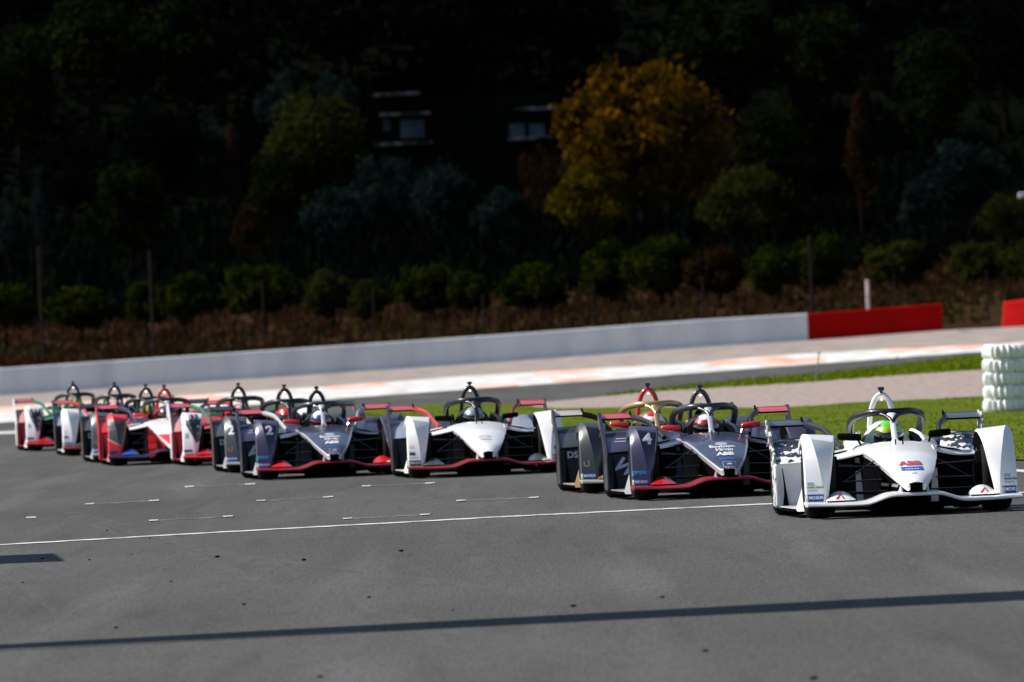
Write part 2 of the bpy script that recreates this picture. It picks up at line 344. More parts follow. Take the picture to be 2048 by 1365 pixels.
# red guard rail block at the right edge
def end_barrier():
    mb = MB(); rings = []
    for i in range(9):
        a = i / 8; x = 2009 + 200 * a; c = at(x, interp(x, WALL_PX) - 1, WALL_D - 4)
        bend = 2.2 * (1 - a) ** 2; h = 1.02 - 0.12 * (1 - a) ** 3
        sl = -0.10 * (1 - a)
        rings.append([(c.x + dx + (sl * -z2), c.y + bend + dy, c.z + z2) for dx, dy, z2 in ((0, 0, -0.2), (0, 0.0, 0.0), (0, -0.05, 0.12), (0, 0.03, h * 0.5), (0, -0.03, h * 0.93), (0, 0.05, h), (0, 0.5, h), (0, 0.55, -0.2))])
    mb.loft(rings, colmat=[0] * 8, capmat=1); return link('red_barrier', mb.mesh('red_barrier', 40), ['wall_red', 'barrier_red_lit'])
tag(end_barrier(), 'curved end of a red barrier at the right edge behind the gravel', 'barrier')
def tyre_torus(seed):
    rnd = random.Random(seed); mb = MB(); n = 44; prof = []
    lump = [rnd.uniform(0.0, 1.0) for _ in range(n)]
    rings = []
    for i in range(n):
        a = 2 * pi * i / n
        ro = 0.315 + (0.022 if i % 2 else -0.018) * (0.5 + 1.0 * lump[i]); h = 0.098 + 0.022 * lump[(i * 7) % n] * (1 if i % 2 else 0.1)
        pr = [(0.19, -0.05), (0.22, -h * 0.95), (ro - 0.045, -h), (ro - 0.008, -h * 0.62), (ro, -h * 0.2), (ro, h * 0.2), (ro - 0.008, h * 0.62), (ro - 0.045, h), (0.22, h * 0.95), (0.19, 0.05)]
        rings.append([(r * cos(a), r * sin(a), z) for r, z in pr])
    rings.append(rings[0]); mb.loft(rings, cap0=False, cap1=False); return mb.mesh('barrier_tyre', 70)
tb0 = ground(1974 + 42, 826)
tb = tag(empty('tyre_barrier', tb0), 'stacked tyre barrier painted white standing on the grass at right edge', 'barrier')
TT = [tyre_torus(i) for i in range(4)]
rnd = random.Random(3)
for cx in range(5):
    for cy in range(2):
        for k in range(5):
            o = link('tyre', TT[rnd.randrange(4)], 'tyre_white', tb)
            o.location = (cx * 0.60 + (0.02 * (4 - k) * (-1 if cx == 0 else 0)) + 0.055 - 0.012 * k + rnd.uniform(-.012, .012), cy * 0.60 + (cx % 2) * 0.05 + rnd.uniform(-.02, .02), 0.105 + k * 0.198)
            o.rotation_euler = (rnd.uniform(-.04, .04), rnd.uniform(-.04, .04), rnd.uniform(0, 6.28))

# fence posts behind the wall, marker posts, floodlight head
def post(px, pyb, pyt, D, r, mat, name, label, cat, group=None, arm=0.0):
    b = at(px, pyb, D); t = at(px, pyt, D); h = (t.z - b.z)
    mb = MB(); mb.tube([(0, 0, -0.4), (0, 0, h * 0.5), (0, 0, h)], [r, r, r * 0.9], 8)
    if arm: mb.tube([(0, 0, h), (0, -arm * 0.5, h + arm * 0.5), (0, -arm, h + arm * 0.8)], [r, r * 0.8, r * 0.7], 8)
    mb.tube([(0, 0, -0.4), (0, 0, -0.32)], r * 2.2, 8)
    o = link(name, mb.mesh(name, 40), mat); o.location = b; return tag(o, label, cat, group)
nm = {0: 'tall dark fence post behind the white wall, leftmost of all', 1: 'second tall dark fence post from the left behind the white wall', 2: 'third fence post from the left behind the white wall', 3: 'fourth fence post from the left behind the white wall',
      4: 'fence post behind the middle of the white wall', 5: 'fence post below the tall yellow tree behind the white wall', 6: 'fence post two posts left of the red wall', 7: 'tall dark fence post rising at the left end of the red wall', 8: 'fence post behind the right half of the red wall', 9: 'rightmost fence post behind the red wall gap'}
for i, (x, yt) in enumerate(((88, 492), (309, 500), (531, 560), (751, 575), (970, 590), (1189, 560), (1409, 560), (1626, 470), (1792, 548), (1976, 540))):
    post(x, interp(x, WALL_PX) - 40, yt, WALL_D + 3, 0.055 if i in (0, 1, 7) else 0.035, 'dark_steel', 'fence_post', nm[i], 'post', 'fence posts behind the wall')
post(1737, 620, 560, WALL_D + 2, 0.07, 'pale_post', 'marker_pole', 'short pale pinkish pole standing behind the red wall', 'pole')
g1 = ground(1632, 765)
def thin(px0, py0, px1, py1, label):
    b = ground(px0, py0); t = at(px1, py1, b.y); mb = MB(); d = t - b
    mb.tube([(0, 0, -0.05), d * 0.5, d], [0.015, 0.014, 0.012], 6); mb.tube([d, d + Vector((0, 0, 0.05))], 0.02, 6)
    o = link('marker_post', mb.mesh('marker_post', 40), 'line_worn'); o.location = b; tag(o, label, 'post', 'thin marker posts')
thin(1630, 764, 1638, 709, 'thin leaning marker post on the far grass strip')
thin(1795, 738, 1795, 717, 'short thin marker post near the right end of the far grass')
# floodlight at the right edge (only its head reaches the frame)
fl = at(2052, 391, 700.0); mb = MB()
mb.box((-0.30, -0.35, -0.10), (0.4, 0.25, 0.12)); h = mb.mesh('lamp_head', 40, bevel=0.05)
flo = tag(empty('floodlight', (fl.x + 1.2, fl.y, zg(fl.x + 1.2, fl.y))), 'white floodlight head poking into the right edge before the dark trees', 'lamp')
o = link('lamp_head', h, 'house_slab', flo); o.location = (-1.2, 0, fl.z - flo.location.z)
mb = MB(); mb.tube([(0, 0, -0.5), (0, 0, fl.z - flo.location.z - 0.3), (0, 0, fl.z - flo.location.z + 0.1)], [0.10, 0.07, 0.06], 8)
mb.tube([(0, 0, fl.z - flo.location.z), (-0.9, 0, fl.z - flo.location.z)], 0.04, 8); link('mast', mb.mesh('mast', 40), 'dark_steel', flo)

# off-frame footbridge and hoarding that throw the shadows on the foreground asphalt
def shadow_src(p, h): return Vector((p.x, p.y, 0)) + Vector((SUN.x, SUN.y, 0)) * (h / SUN.z) + Vector((0, 0, h))
A = ground(0, 1296); B = ground(2048, 1193); hb = 6.2
a_ = shadow_src(A, hb); b_ = shadow_src(B, hb); dv = (b_ - a_).normalized(); cb = (a_ + b_) / 2
br = tag(empty('gantry', (cb.x, cb.y, 0)), 'steel sign gantry spanning the track overhead, only its shadow falls in view', 'gantry')
def rel(v): return v - Vector((cb.x, cb.y, 0))
e0 = rel(cb - dv * 17); e1 = rel(cb + dv * 15); nrm = Vector((-dv.y, dv.x, 0))
cc_ = rel(cb); zz = Vector((0, 0, -.2)); m0 = cc_ - dv * 4; m1 = cc_ + dv * 3.5
mb = MB(); mb.prism([e0 - nrm * .5 + zz, m0 - nrm * .5 + zz, m1 - nrm * 1.5 + zz, e1 - nrm * 1.7 + zz, e1 + nrm * 1.7 + zz, m1 + nrm * 1.5 + zz, m0 + nrm * .5 + zz, e0 + nrm * .5 + zz], (0, 0, 0.4))
link('beam', mb.mesh('beam', 40), 'dark_steel', br)
mb = MB(); mb.tube([e0 + nrm * -1.2 + Vector((0, 0, .5)), e1 + nrm * 0.2 + Vector((0, 0, 1.5))], 0.09, 8); link('truss_chord', mb.mesh('truss_chord', 40), 'dark_steel', br)
for e in (e0, e1):
    mb = MB(); mb.tube([(e.x, e.y, -0.3), (e.x, e.y, 6.0)], [0.25, 0.2], 10); mb.box((e.x - .5, e.y - .5, -0.1), (e.x + .5, e.y + .5, 0.06)); link('leg', mb.mesh('leg', 40), 'dark_steel', br)
tip0 = ground(132, 1124); tip1 = ground(110, 1108); hh = 2.6
q0 = shadow_src(tip0, hh); q1 = shadow_src(tip1, hh)
hd = tag(empty('hoarding', (q0.x, q0.y, 0)), 'plain trackside hoarding off to the left, its shadow lies on the asphalt', 'hoarding')
dv2 = Vector((q1.x - q0.x, q1.y - q0.y, 0))
mb = MB(); mb.prism([(0, 0, 0.5), dv2 + Vector((0, 0, 0.5)), dv2 + Vector((0, 0, hh)), (0, 0, hh)], (-0.06, 0, 0)); link('panel', mb.mesh('panel', 40), 'house_slab', hd)
for f in (0.1, 0.9):
    p = dv2 * f; mb = MB(); mb.tube([(p.x - .1, p.y, -0.2), (p.x - .1, p.y, hh - .1)], 0.05, 8); link('post', mb.mesh('post', 40), 'dark_steel', hd)

# ------------------------------------------------------------------ trees
def crown_mesh(seed, w, h, n, size, clumps, shape='round', droop=0.0):
    rnd = random.Random(seed); V = []; Fc = []
    cl = []
    for _ in range(clumps):
        while True:
            x, y, z = rnd.uniform(-1, 1), rnd.uniform(-1, 1), rnd.uniform(-1, 1)
            if 0.25 < x * x + y * y + z * z < 1: break
        if shape == 'cone':
            t = (z + 1) / 2; k = (1 - t) * 0.9 + 0.12; x *= k; y *= k
        if shape == 'umbrella': z = abs(z) * 0.9 + 0.1; 
        r = rnd.uniform(0.14, 0.36) * (0.75 if shape == 'cone' else 1)
        cl.append((x * 0.74, y * 0.74, z * 0.74, r))
    for _ in range(n):
        cx, cy, cz, r = rnd.choice(cl)
        th, ph = rnd.uniform(0, 2 * pi), math.acos(rnd.uniform(-0.9, 1)); q = r * rnd.uniform(0.55, 1.05) ** 0.5
        if rnd.random() < 0.16: q *= rnd.uniform(1.1, 1.7)
        p = Vector(((cx + q * sin(ph) * cos(th)) * w / 2, (cy + q * sin(ph) * sin(th)) * w / 2, (cz + q * cos(ph)) * h / 2 + h / 2))
        s = size * rnd.uniform(0.5, 1.2)
        a = (Vector((rnd.gauss(0, 1), rnd.gauss(0, 1), rnd.gauss(0, 1))).normalized() + Vector((sin(ph) * cos(th), sin(ph) * sin(th), cos(ph))) * 1.1).normalized(); b = a.orthogonal().normalized(); b.rotate(Matrix.Rotation(rnd.uniform(0, 6.28), 3, a))
        c = a.cross(b); k = len(V)
        V += [p - b * s - c * s * .35, p + c * s * 0.55 - b * .1 * s, p + b * s + c * .2 * s, p - c * s * 0.5]; Fc.append((k, k + 1, k + 2, k + 3))
    me = bpy.data.meshes.new('crown'); me.from_pydata([tuple(v) for v in V], [], Fc); return me
def trunk_mesh(seed, h, r, ch, w):
    rnd = random.Random(seed); mb = MB(); pts = [(0, 0, -0.4)]; x = y = 0
    for i in range(1, 6): x += rnd.gauss(0, r * .5); y += rnd.gauss(0, r * .5); pts.append((x, y, h * i / 5))
    mb.tube(pts, [r * 1.3, r, r * .85, r * .7, r * .55, r * .35], 7)
    for _ in range(6):
        a = rnd.uniform(0, 6.28); z0 = h * rnd.uniform(.45, .9); L = w * rnd.uniform(.2, .38)
        mb.tube([(x * .6, y * .6, z0), (cos(a) * L * .5, sin(a) * L * .5, z0 + L * .5), (cos(a) * L, sin(a) * L, z0 + L * .8)], [r * .5, r * .3, r * .12], 5)
    return mb.mesh('trunk', 50)
CACHE = {}
def tree(name, px, pybase, pytop, wpx, mat, label, cat='tree', group=None, kind='round', D=None, trunk=0.25, seed=0, dens=1.0, var=4, leafsize=None):
    p = ground(px, pybase) if D is None else at(px, pybase, D)
    if D is not None: p.z = p.z
    m = p.y / F; Ht = (pybase - pytop) * m; w = wpx * m * 1.12; ch = Ht * (1 - trunk)
    seed = seed % var
    key = (kind, seed, round(dens, 2), round(w / ch, 1), leafsize)
    if key not in CACHE:
        base = 4.0; ls = leafsize or 0.17
        CACHE[key] = (crown_mesh(str(key), base, base * round(max(ch / w, .2), 1), int(5200 * dens), ls, {'round': 38, 'cone': 34, 'umbrella': 30}[kind], kind), base, base * round(max(ch / w, .2), 1))
    cm, bw, bh = CACHE[key]
    t = empty(name, p, random.uniform(-0.4, 0.4)); tag(t, label, cat, group)
    c = link('crown', cm, mat, t); c.location = (0, 0, Ht * trunk); c.scale = (w / bw, w / bw, ch / bh)
    tk = ('t', kind, seed)
    if tk not in CACHE: CACHE[tk] = trunk_mesh(str(tk), 4.0, 0.16, 3, 4.0)
    k = link('trunk', CACHE[tk], 'bark', t); s = Ht * max(trunk + 0.45, .5) / 4.0; k.scale = (min(s, w / 4.0) * .8, min(s, w / 4.0) * .8, s)
    return t
G1 = 'clipped orchard trees behind the wall'
orch = [(12, 700, 560, 150, 'leaf_orange_tree', 'dark round orchard tree cut off by the left edge'), (166, 706, 568, 140, 'leaf_orange_tree', 'dark round orchard tree just right of the leftmost fence post'),
        (298, 702, 556, 88, 'leaf_orange_tree', 'small orchard tree half hidden behind the second fence post'), (372, 700, 538, 112, 'leaf_orange_tree', 'orchard tree standing just right of the second fence post'),
        (531, 694, 518, 152, 'leaf_orange_tree', 'tall-crowned orchard tree on a straight thin trunk left of centre'), (668, 690, 532, 116, 'leaf_olive', 'paler olive green orchard tree left of the centre trees'),
        (738, 688, 552, 80, 'leaf_olive', 'small olive orchard tree beside the fourth fence post'), (868, 680, 524, 128, 'leaf_orange_tree', 'broad dark orchard tree above the middle of the white wall'),
        (945, 676, 534, 90, 'leaf_orange_tree', 'narrow dark orchard tree right beside the broad one at centre'), (1072, 670, 524, 140, 'leaf_orange_tree', 'dark orchard tree left of the trees below the yellow crown'),
        (1228, 658, 478, 130, 'leaf_orange_tree', 'tall dark orchard tree directly below the small yellow tree'), (1325, 655, 468, 140, 'leaf_orange_tree', 'tall dark orchard tree to the right below the big yellow crown'),
        (1440, 650, 488, 130, 'leaf_brown', 'brownish orchard tree between two dark green ones'), (1558, 642, 484, 120, 'leaf_orange_tree', 'orchard tree above the right end of the white wall'),
        (1640, 636, 460, 118, 'leaf_orange_tree', 'tallest orchard tree above the left end of the red wall'), (1798, 626, 478, 138, 'leaf_olive', 'olive orchard tree standing over the red wall'),
        (1978, 636, 474, 140, 'leaf_olive', 'olive orchard tree left of the red barrier at the edge'), (2075, 632, 480, 130, 'leaf_olive', 'olive orchard tree cut off by the right edge')]
for i, (x, yb, yt, w, m, lb) in enumerate(orch):
    tree('orchard_tree', x, yb, yt, w, m, lb, 'tree', G1, 'round', D=668 + (i * 37 % 13), trunk=0.30, seed=i)
# scrub behind the wall
rnd = random.Random(11)
def scrub(name, n, xr, yr, mat, h, label):
    mb = MB()
    for _ in range(n):
        x = rnd.uniform(*xr); D = rnd.uniform(*yr); y0 = D; X = (x - W / 2) * D / F; Z = zg(X, D)
        for _ in range(7):
            a = rnd.uniform(0, 6.28); L = h * rnd.uniform(.4, 1.3); s = L * .25
            bx, by = X + rnd.gauss(0, .25), D + rnd.gauss(0, .25)
            mb.add([(bx - cos(a) * s, by - sin(a) * s, Z), (bx + cos(a) * s, by + sin(a) * s, Z), (bx + rnd.gauss(0, .3) * L, by + rnd.gauss(0, .3) * L, Z + L)], [(0, 1, 2)])
    tag(link(name, mb.mesh(name, 0), mat), label, 'scrub', kind='stuff')
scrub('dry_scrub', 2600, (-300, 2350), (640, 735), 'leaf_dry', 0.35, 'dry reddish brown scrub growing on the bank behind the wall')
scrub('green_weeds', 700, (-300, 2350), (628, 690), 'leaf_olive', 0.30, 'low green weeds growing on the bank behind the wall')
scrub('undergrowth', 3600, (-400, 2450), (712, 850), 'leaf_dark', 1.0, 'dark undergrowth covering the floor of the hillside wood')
# hillside wood
big = [('autumn_tree', 1292, 470, 104, 345, 'leaf_yellow', 'large golden yellow autumn tree on the dark hillside', 'round', 1.5), ('autumn_tree', 1205, 480, 308, 200, 'leaf_gold', 'smaller bright yellow tree in front of the big golden one', 'round', 1.0),
       ('autumn_tree', 1440, 430, 172, 120, 'leaf_brown', 'thin brown-yellow tree beside the golden crown on its right', 'round', 0.5),
       ('pine_tree', 640, 470, 168, 200, 'leaf_olive', 'olive green pine with a lit rounded crown left of the building', 'round', 1.2), ('pine_tree', 555, 480, 272, 140, 'leaf_pine', 'smaller green pine below the olive crowned one', 'round', 1.0),
       ('dead_tree', 470, 420, 236, 62, 'leaf_dry', 'narrow rusty brown dead tree on the left hillside', 'cone', 0.7), ('dead_tree', 500, 520, 380, 90, 'leaf_brown', 'brown withered bush below the rusty dead tree', 'cone', 0.6),
       ('pine_tree', 264, 540, 314, 170, 'leaf_pine', 'rounded green pine standing alone on the lower left', 'round', 1.2), ('poplar', 90, 540, 320, 80, 'leaf_blue', 'slim bluish green tree at the far left', 'cone', 0.9), ('poplar', 25, 560, 360, 90, 'leaf_blue', 'slim bluish tree cut by the left edge', 'cone', 0.9),
       ('pine_tree', 570, 330, 122, 130, 'leaf_blue', 'grey-green tree top rising behind the olive pine', 'round', 0.9), ('pine_tree', 672, 330, 138, 120, 'leaf_blue', 'grey-green tree top just left of the building', 'round', 0.9), ('pine_tree', 430, 420, 230, 130, 'leaf_blue', 'bluish shrubby tree left of the rusty dead tree', 'round', 0.9),
       ('bushy_tree', 780, 470, 300, 150, 'leaf_blue', 'bluish bushy tree below the building, left side', 'round', 1.0), ('bushy_tree', 890, 480, 312, 150, 'leaf_blue', 'bluish bushy tree below the building, right side', 'round', 1.0), ('bushy_tree', 680, 510, 370, 150, 'leaf_blue', 'bluish bushy tree above the olive orchard trees', 'round', 1.0),
       ('bushy_tree', 1010, 490, 370, 130, 'leaf_blue', 'low bluish tree left of the small yellow tree', 'round', 0.9), ('bushy_tree', 1080, 450, 270, 90, 'leaf_brown', 'thin brownish tree left of the big golden crown', 'round', 0.5),
       ('pine_tree', 1560, 440, 190, 170, 'leaf_pine', 'dark green tree right of the golden crown', 'round', 1.0), ('bushy_tree', 1500, 490, 330, 190, 'leaf_olive', 'dull olive tree low to the right of the golden crown', 'round', 1.0), ('cypress', 1730, 480, 150, 110, 'leaf_brown', 'tall narrow brownish tree on the right hillside', 'cone', 1.0),
       ('pine_tree', 1880, 330, 60, 190, 'leaf_pine', 'dark green pine high on the right hillside', 'round', 1.0), ('bushy_tree', 1930, 470, 262, 170, 'leaf_blue', 'bluish tree below the high pine on the right', 'round', 1.0), ('bushy_tree', 1840, 490, 340, 120, 'leaf_blue', 'small bluish tree left of the floodlight', 'cone', 0.9),
       ('bushy_tree', 2020, 500, 380, 120, 'leaf_olive', 'low olive tree below the floodlight', 'round', 0.9), ('pine_tree', 1450, 250, -30, 260, 'leaf_pine', 'broad dark pine above and right of the golden crown', 'round', 1.2), ('pine_tree', 1640, 260, -10, 220, 'leaf_pine', 'dark pine at the top edge right of centre', 'round', 1.0),
       ('pine_tree', 190, 330, -10, 300, 'leaf_pine', 'broad dark pine at the top left corner', 'umbrella', 1.2), ('pine_tree', 40, 330, 60, 160, 'leaf_pine', 'dark pine on the left edge above the slim trees', 'round', 1.0), ('pine_tree', 370, 250, -40, 200, 'leaf_pine', 'dark pine at the top edge left of the grey-green tops', 'round', 1.0),
       ('pine_tree', 950, 200, -60, 260, 'leaf_dark', 'nearly black pine at the top edge above the building', 'round', 1.0), ('pine_tree', 700, 160, -80, 240, 'leaf_dark', 'nearly black pine at the top edge above the olive pine', 'round', 1.0), ('pine_tree', 1160, 150, -90, 240, 'leaf_dark', 'nearly black pine at the top edge over the golden crown', 'round', 1.0),
       ('pine_tree', 2010, 250, -60, 200, 'leaf_dark', 'nearly black pine in the top right corner', 'round', 1.0), ('pine_tree', 320, 430, 180, 200, 'leaf_dark', 'black-green tree in the dark gap above the rounded green pine', 'round', 1.0), ('pine_tree', 955, 390, 190, 150, 'leaf_dark', 'black-green tree in front of the right part of the building', 'round', 0.5),
       ('pine_tree', 1680, 430, 260, 150, 'leaf_dark', 'black-green tree behind the tall brownish one', 'round', 1.0), ('pine_tree', 160, 450, 260, 180, 'leaf_dark', 'black-green tree between the slim trees and rounded pine', 'round', 1.0)]
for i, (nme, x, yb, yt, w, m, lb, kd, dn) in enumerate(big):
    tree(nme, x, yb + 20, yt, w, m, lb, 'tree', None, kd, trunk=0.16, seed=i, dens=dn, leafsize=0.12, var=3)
# the far wood above: one mass
def wood():
    rnd = random.Random(5); V = []; Fc = []
    for _ in range(130):
        x = rnd.uniform(-500, 2550); D = rnd.uniform(824, 900); X = (x - W / 2) * D / F; Z = zg(X, D); hh = rnd.uniform(7, 11); w = rnd.uniform(5, 8)
        for _ in range(420):
            th = rnd.uniform(0, 6.28); c = rnd.uniform(-.7, 1); q = rnd.uniform(.6, 1.05); s = rnd.uniform(.2, .5)
            p = Vector((X + cos(th) * w / 2 * q * sqrt(max(0, 1 - c * c)), D + sin(th) * w / 2 * q * sqrt(max(0, 1 - c * c)), Z + hh * .55 + c * hh * .45 * q))
            a = Vector((rnd.gauss(0, 1), rnd.gauss(0, 1), rnd.gauss(0, 1))).normalized(); b = a.orthogonal().normalized(); cc = a.cross(b); k = len(V)
            V += [p - b * s, p + cc * s * .6, p + b * s, p - cc * s * .6]; Fc.append((k, k + 1, k + 2, k + 3))
    me = bpy.data.meshes.new('far_wood'); me.from_pydata([tuple(v) for v in V], [], Fc); return me
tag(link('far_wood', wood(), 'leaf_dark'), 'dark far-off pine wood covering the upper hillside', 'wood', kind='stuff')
# building glimpsed between the trees
hp = at(930, 300, 806); hz = zg(hp.x, hp.y); s_ = 806 / F
ho = tag(empty('house', (hp.x, hp.y, hz)), 'pale flat-roofed building glimpsed between the trees on the hillside', 'building')
def hpt(px, py): q = at(px, py, 806); return q.x - hp.x, q.z - hz
x0, zb = hpt(735, 330); x1, zt = hpt(1125, 185)
x1 = hpt(1125, 330)[0]
mb = MB(); mb.box((x0, 0.6, -3), (x1, 7, zt)); link('wall', mb.mesh('wall', 40), 'hill_soil', ho)
for (xa, ya, xb, yb_) in ((745, 188, 840, 196), (760, 228, 862, 238), (748, 288, 865, 298), (1030, 217, 1120, 228), (1015, 276, 1105, 284)):
    (a, z1), (b, z0) = hpt(xa, ya), hpt(xb, yb_); z0 = z1 - 0.14
    mb = MB(); mb.box((a, -0.5, z0), (b, 0.598, z1)); link('balcony_slab', mb.mesh('balcony_slab', 40, bevel=0.02), 'house_wall', ho)
for (xa, ya, xb, yb_) in ((765, 238, 780, 262), (1018, 248, 1050, 272), (1058, 248, 1090, 272), (800, 240, 850, 275)):
    (a, z1), (b, z0) = hpt(xa, ya), hpt(xb, yb_)
    mb = MB(); mb.box((a, 0.55, min(z0, z1)), (b, 0.597, max(z0, z1))); link('window', mb.mesh('window', 40), 'window_glass', ho)
# ------------------------------------------------------------------ racing cars
def catmull(keys, n):
    out = []; K = [keys[0]] + keys + [keys[-1]]
    for i in range(1, len(K) - 2):
        for j in range(n):
            t = j / n; a, b, c, d = K[i - 1], K[i], K[i + 1], K[i + 2]
            out.append(tuple(0.5 * (2 * b[k] + (c[k] - a[k]) * t + (2 * a[k] - 5 * b[k] + 4 * c[k] - d[k]) * t * t + (3 * b[k] - a[k] - 3 * c[k] + d[k]) * t ** 3) for k in range(len(b))))
    return out + [keys[-1]]
CM = {}          # part name -> (mesh, builder)
def part(key, mb, **kw): CM[key] = (mb.mesh(key.rstrip('LR_'), **kw), mb)

# body: y, half width of the crease, crease z, crown z, half width bottom, bottom z
BODY = [(.955, .055, .262, .275, .045, .238), (.92, .083, .258, .298, .07, .226), (.75, .135, .308, .355, .10, .215), (.6, .175, .348, .395, .12, .205), (.3, .215, .398, .452, .15, .19),
        (.08, .240, .436, .49, .17, .18), (-.1, .262, .466, .52, .18, .16), (-.6, .300, .515, .572, .22, .10), (-1.0, .335, .545, .598, .27, .07), (-1.1, .34, .55, .595, .28, .07)]
mb = MB(True); rings = []
for y, w, ze, zc, wb, zb in catmull(BODY, 3):
    half = [(wb * .6, zb), (wb, zb + .012), (w * .9, ze - .05), (w - .004, ze - .010), (w, ze), (w * .93, ze + .009), (w * .72, ze + (zc - ze) * .55), (w * .38, ze + (zc - ze) * .9)]
    rings.append([(u, y, z) for u, z in half] + [(0, y, zc)] + [(-u, y, z) for u, z in half[::-1]])
cm = [2, 2, 2, 1, 1, 0, 0, 0]; cm = cm + [0, 0, 0, 1, 1, 2, 2, 2] + [2]
cm = [2, 2, 1, 1, 1, 0, 0, 0, 0, 0, 0, 1, 1, 1, 2, 2, 2]
mb.loft(rings, colmat=cm, capmat=2); part('body', mb, smooth=28)
# cockpit surround (open tub)
mb = MB(True); rings = []
for y, wo, zr, wi, zi in [(-1.05, .338, .552, .20, .590), (-1.2, .36, .560, .245, .600), (-1.45, .375, .575, .255, .618), (-1.7, .375, .60, .25, .655), (-1.95, .36, .615, .22, .685), (-2.1, .35, .60, .20, .69)]:
    half = [(wi - .02, .30), (wi, zi - .02), (wi + .015, zi), (wo - .03, zr + .012), (wo, zr - .01), (wo, zr - .05), (wo, .08)]
    rings.append([(-u, y, z) for u, z in half] + [(u, y, z) for u, z in half[::-1]])
mb.loft(rings, colmat=[1, 0, 0, 0, 0, 1, 1, 1, 0, 0, 0, 0, 1, 1]); part('cockpit_surround', mb, smooth=35)
# head rest and engine cover
mb = MB(True); rings = []
for y, w, zt, zb in [(-1.93, .225, .735, .3), (-2.05, .235, .755, .3), (-2.3, .22, .765, .2), (-2.7, .17, .70, .1), (-3.1, .12, .60, .1), (-3.5, .08, .47, .12), (-3.75, .05, .38, .16)]:
    rings.append([(w * cos(a) * (1 if sin(a) > 0 else 1), y, zb + (zt - zb) * (max(0, sin(a)) ** .6)) for a in [pi * k / 12 for k in range(13)]])
mb.loft(rings); part('engine_cover', mb, smooth=45)
for s, sn in ((1, 'R'), (-1, 'L')):
    # side pod with shoulder
    mb = MB(True); rings = []
    for y, uo, zi, zo in [(-1.38, .685, .545, .462), (-1.6, .70, .555, .47), (-2.0, .66, .55, .45), (-2.4, .52, .50, .40), (-2.8, .36, .42, .32)]:
        rings.append([(s * u, y, z) for u, z in [(.12, .09), (uo - .06, .09), (uo, .15), (uo, zo - .04), (uo - .03, zo), ((uo + .34) / 2, (zi + zo) / 2 + .012), (.34, zi), (.12, zi)]])
    mb.loft(rings, colmat=[1, 1, 1, 0, 0, 0, 0, 1], capmat=1)
    sh = []
    for f in [i / 8 for i in range(9)]:
        u = .285 + .40 * f; ya = -.62 - .72 * f ** .6; yb = -1.62; z = .535 - .062 * f - .02 * sin(pi * f); th = .046 - .012 * f
        sh.append([(s * u, y, zz) for y, zz in [(ya, z - th * .55), (ya + .015, z - th * .25), (ya - .03, z + .0), (ya - .2, z + .018), (yb, z + .022), (yb, z - th), (ya - .15, z - th)]])
    mb.loft(sh, colmat=[0, 0, 0, 0, 1, 1, 1]); 
    # inlet duct lying inside the opening
    mb.tube([(s * .33, -1.0, .40), (s * .52, -1.2, .405), (s * .66, -1.35, .40)], [.05, .055, .045], 10, mat=1, flat=.7)
    part('side_pod' + sn, mb, smooth=40)
    # front wheel fairing
    ST = [(-.31, .565), (-.22, .628), (-.10, .668), (.02, .680), (.13, .668), (.23, .625), (.305, .552), (.35, .47), (.385, .38), (.415, .29), (.445, .20), (.465, .125), (.468, .11)]
    rows = []
    for i, (y, z) in enumerate(ST):
        f = max(0, (i - 3) / 9.0); c = Vector((0, 0.0, .33)); p = Vector((0, y, z)); nrm = (p - c).normalized() if i < 6 else Vector((0, .96, .25)).normalized()
        ui = .575 + .135 * f ** 1.15; uo = .862 + .012 * f; uc = uo - .02 + (ui + .028 - uo + .02) * min(1, f * 1.12) if i >= 3 else uo - .02
        uc = max(uc, ui + .028); b = .042 * sin(pi * min(1, f * .9 + .1)) if i >= 3 else 0.002
        def P(u, d): q = p + nrm * d; return (s * u, q.y, q.z)
        dep = .17 if i > 1 else .1
        rows.append([P(ui + .012, -dep), P(ui, -.022), P(ui + .012, -.003), P((ui + uc) / 2, b * .6), P(uc, b + .004), P((uc + uo) / 2, b * .45), P(uo - .012, -.003), P(uo, -.02), P(uo - .004, -.06)])
    mb = MB(True); mb.loft(rows, closed=False, colmat=[1, 0, 0, 0, 0, 0, 0, 0]); part('front_fairing' + sn, mb, smooth=22, solid=.008)
    # rear wheel fairing
    rows = []; RS = [(-2.45, .075), (-2.49, .20), (-2.53, .33), (-2.545, .415), (-2.475, .437), (-2.50, .452), (-2.72, .535), (-3.0, .618), (-3.3, .634), (-3.5, .622), (-3.62, .59)]
    for y, z in RS: rows.append([(s * u, y, z + dz) for u, dz in ((.44, -.05), (.455, -.012), (.48, 0), (.66, .008), (.86, 0), (.882, -.008))])
    mb = MB(True); mb.loft(rows, closed=False, rowmat=[0, 0, 0, 0, 2, 1, 1, 1, 1, 1]); part('rear_fairing' + sn, mb, smooth=30, solid=.008)
    mb = MB(True); EP = [(-2.44, .075), (-2.43, .42), (-2.5, .475), (-2.76, .60), (-3.0, .72), (-3.14, .81), (-3.42, .81), (-3.47, .68), (-3.2, .645), (-2.98, .53), (-2.86, .34), (-2.88, .09)]
    mb.prism([(s * .884, y, z) for y, z in EP], (s * .016, 0, 0)); part('end_plate' + sn, mb, smooth=30, bevel=.004)
    for k in range(4):
        mb = MB(True); zt = .40 - .055 * k; mb.prism([(s * .80, -2.425 - .004 * k, .09), (s * (.812 + .012 * k), -2.425, .09), (s * (.845 - .006 * k), -2.44, zt), (s * (.838 - .006 * k), -2.44, zt)], (0, -.03, 0)); part('louvre%d' % k + sn, mb, smooth=30)
    # rear wing half and its arm
    mb = MB(True); rings = []
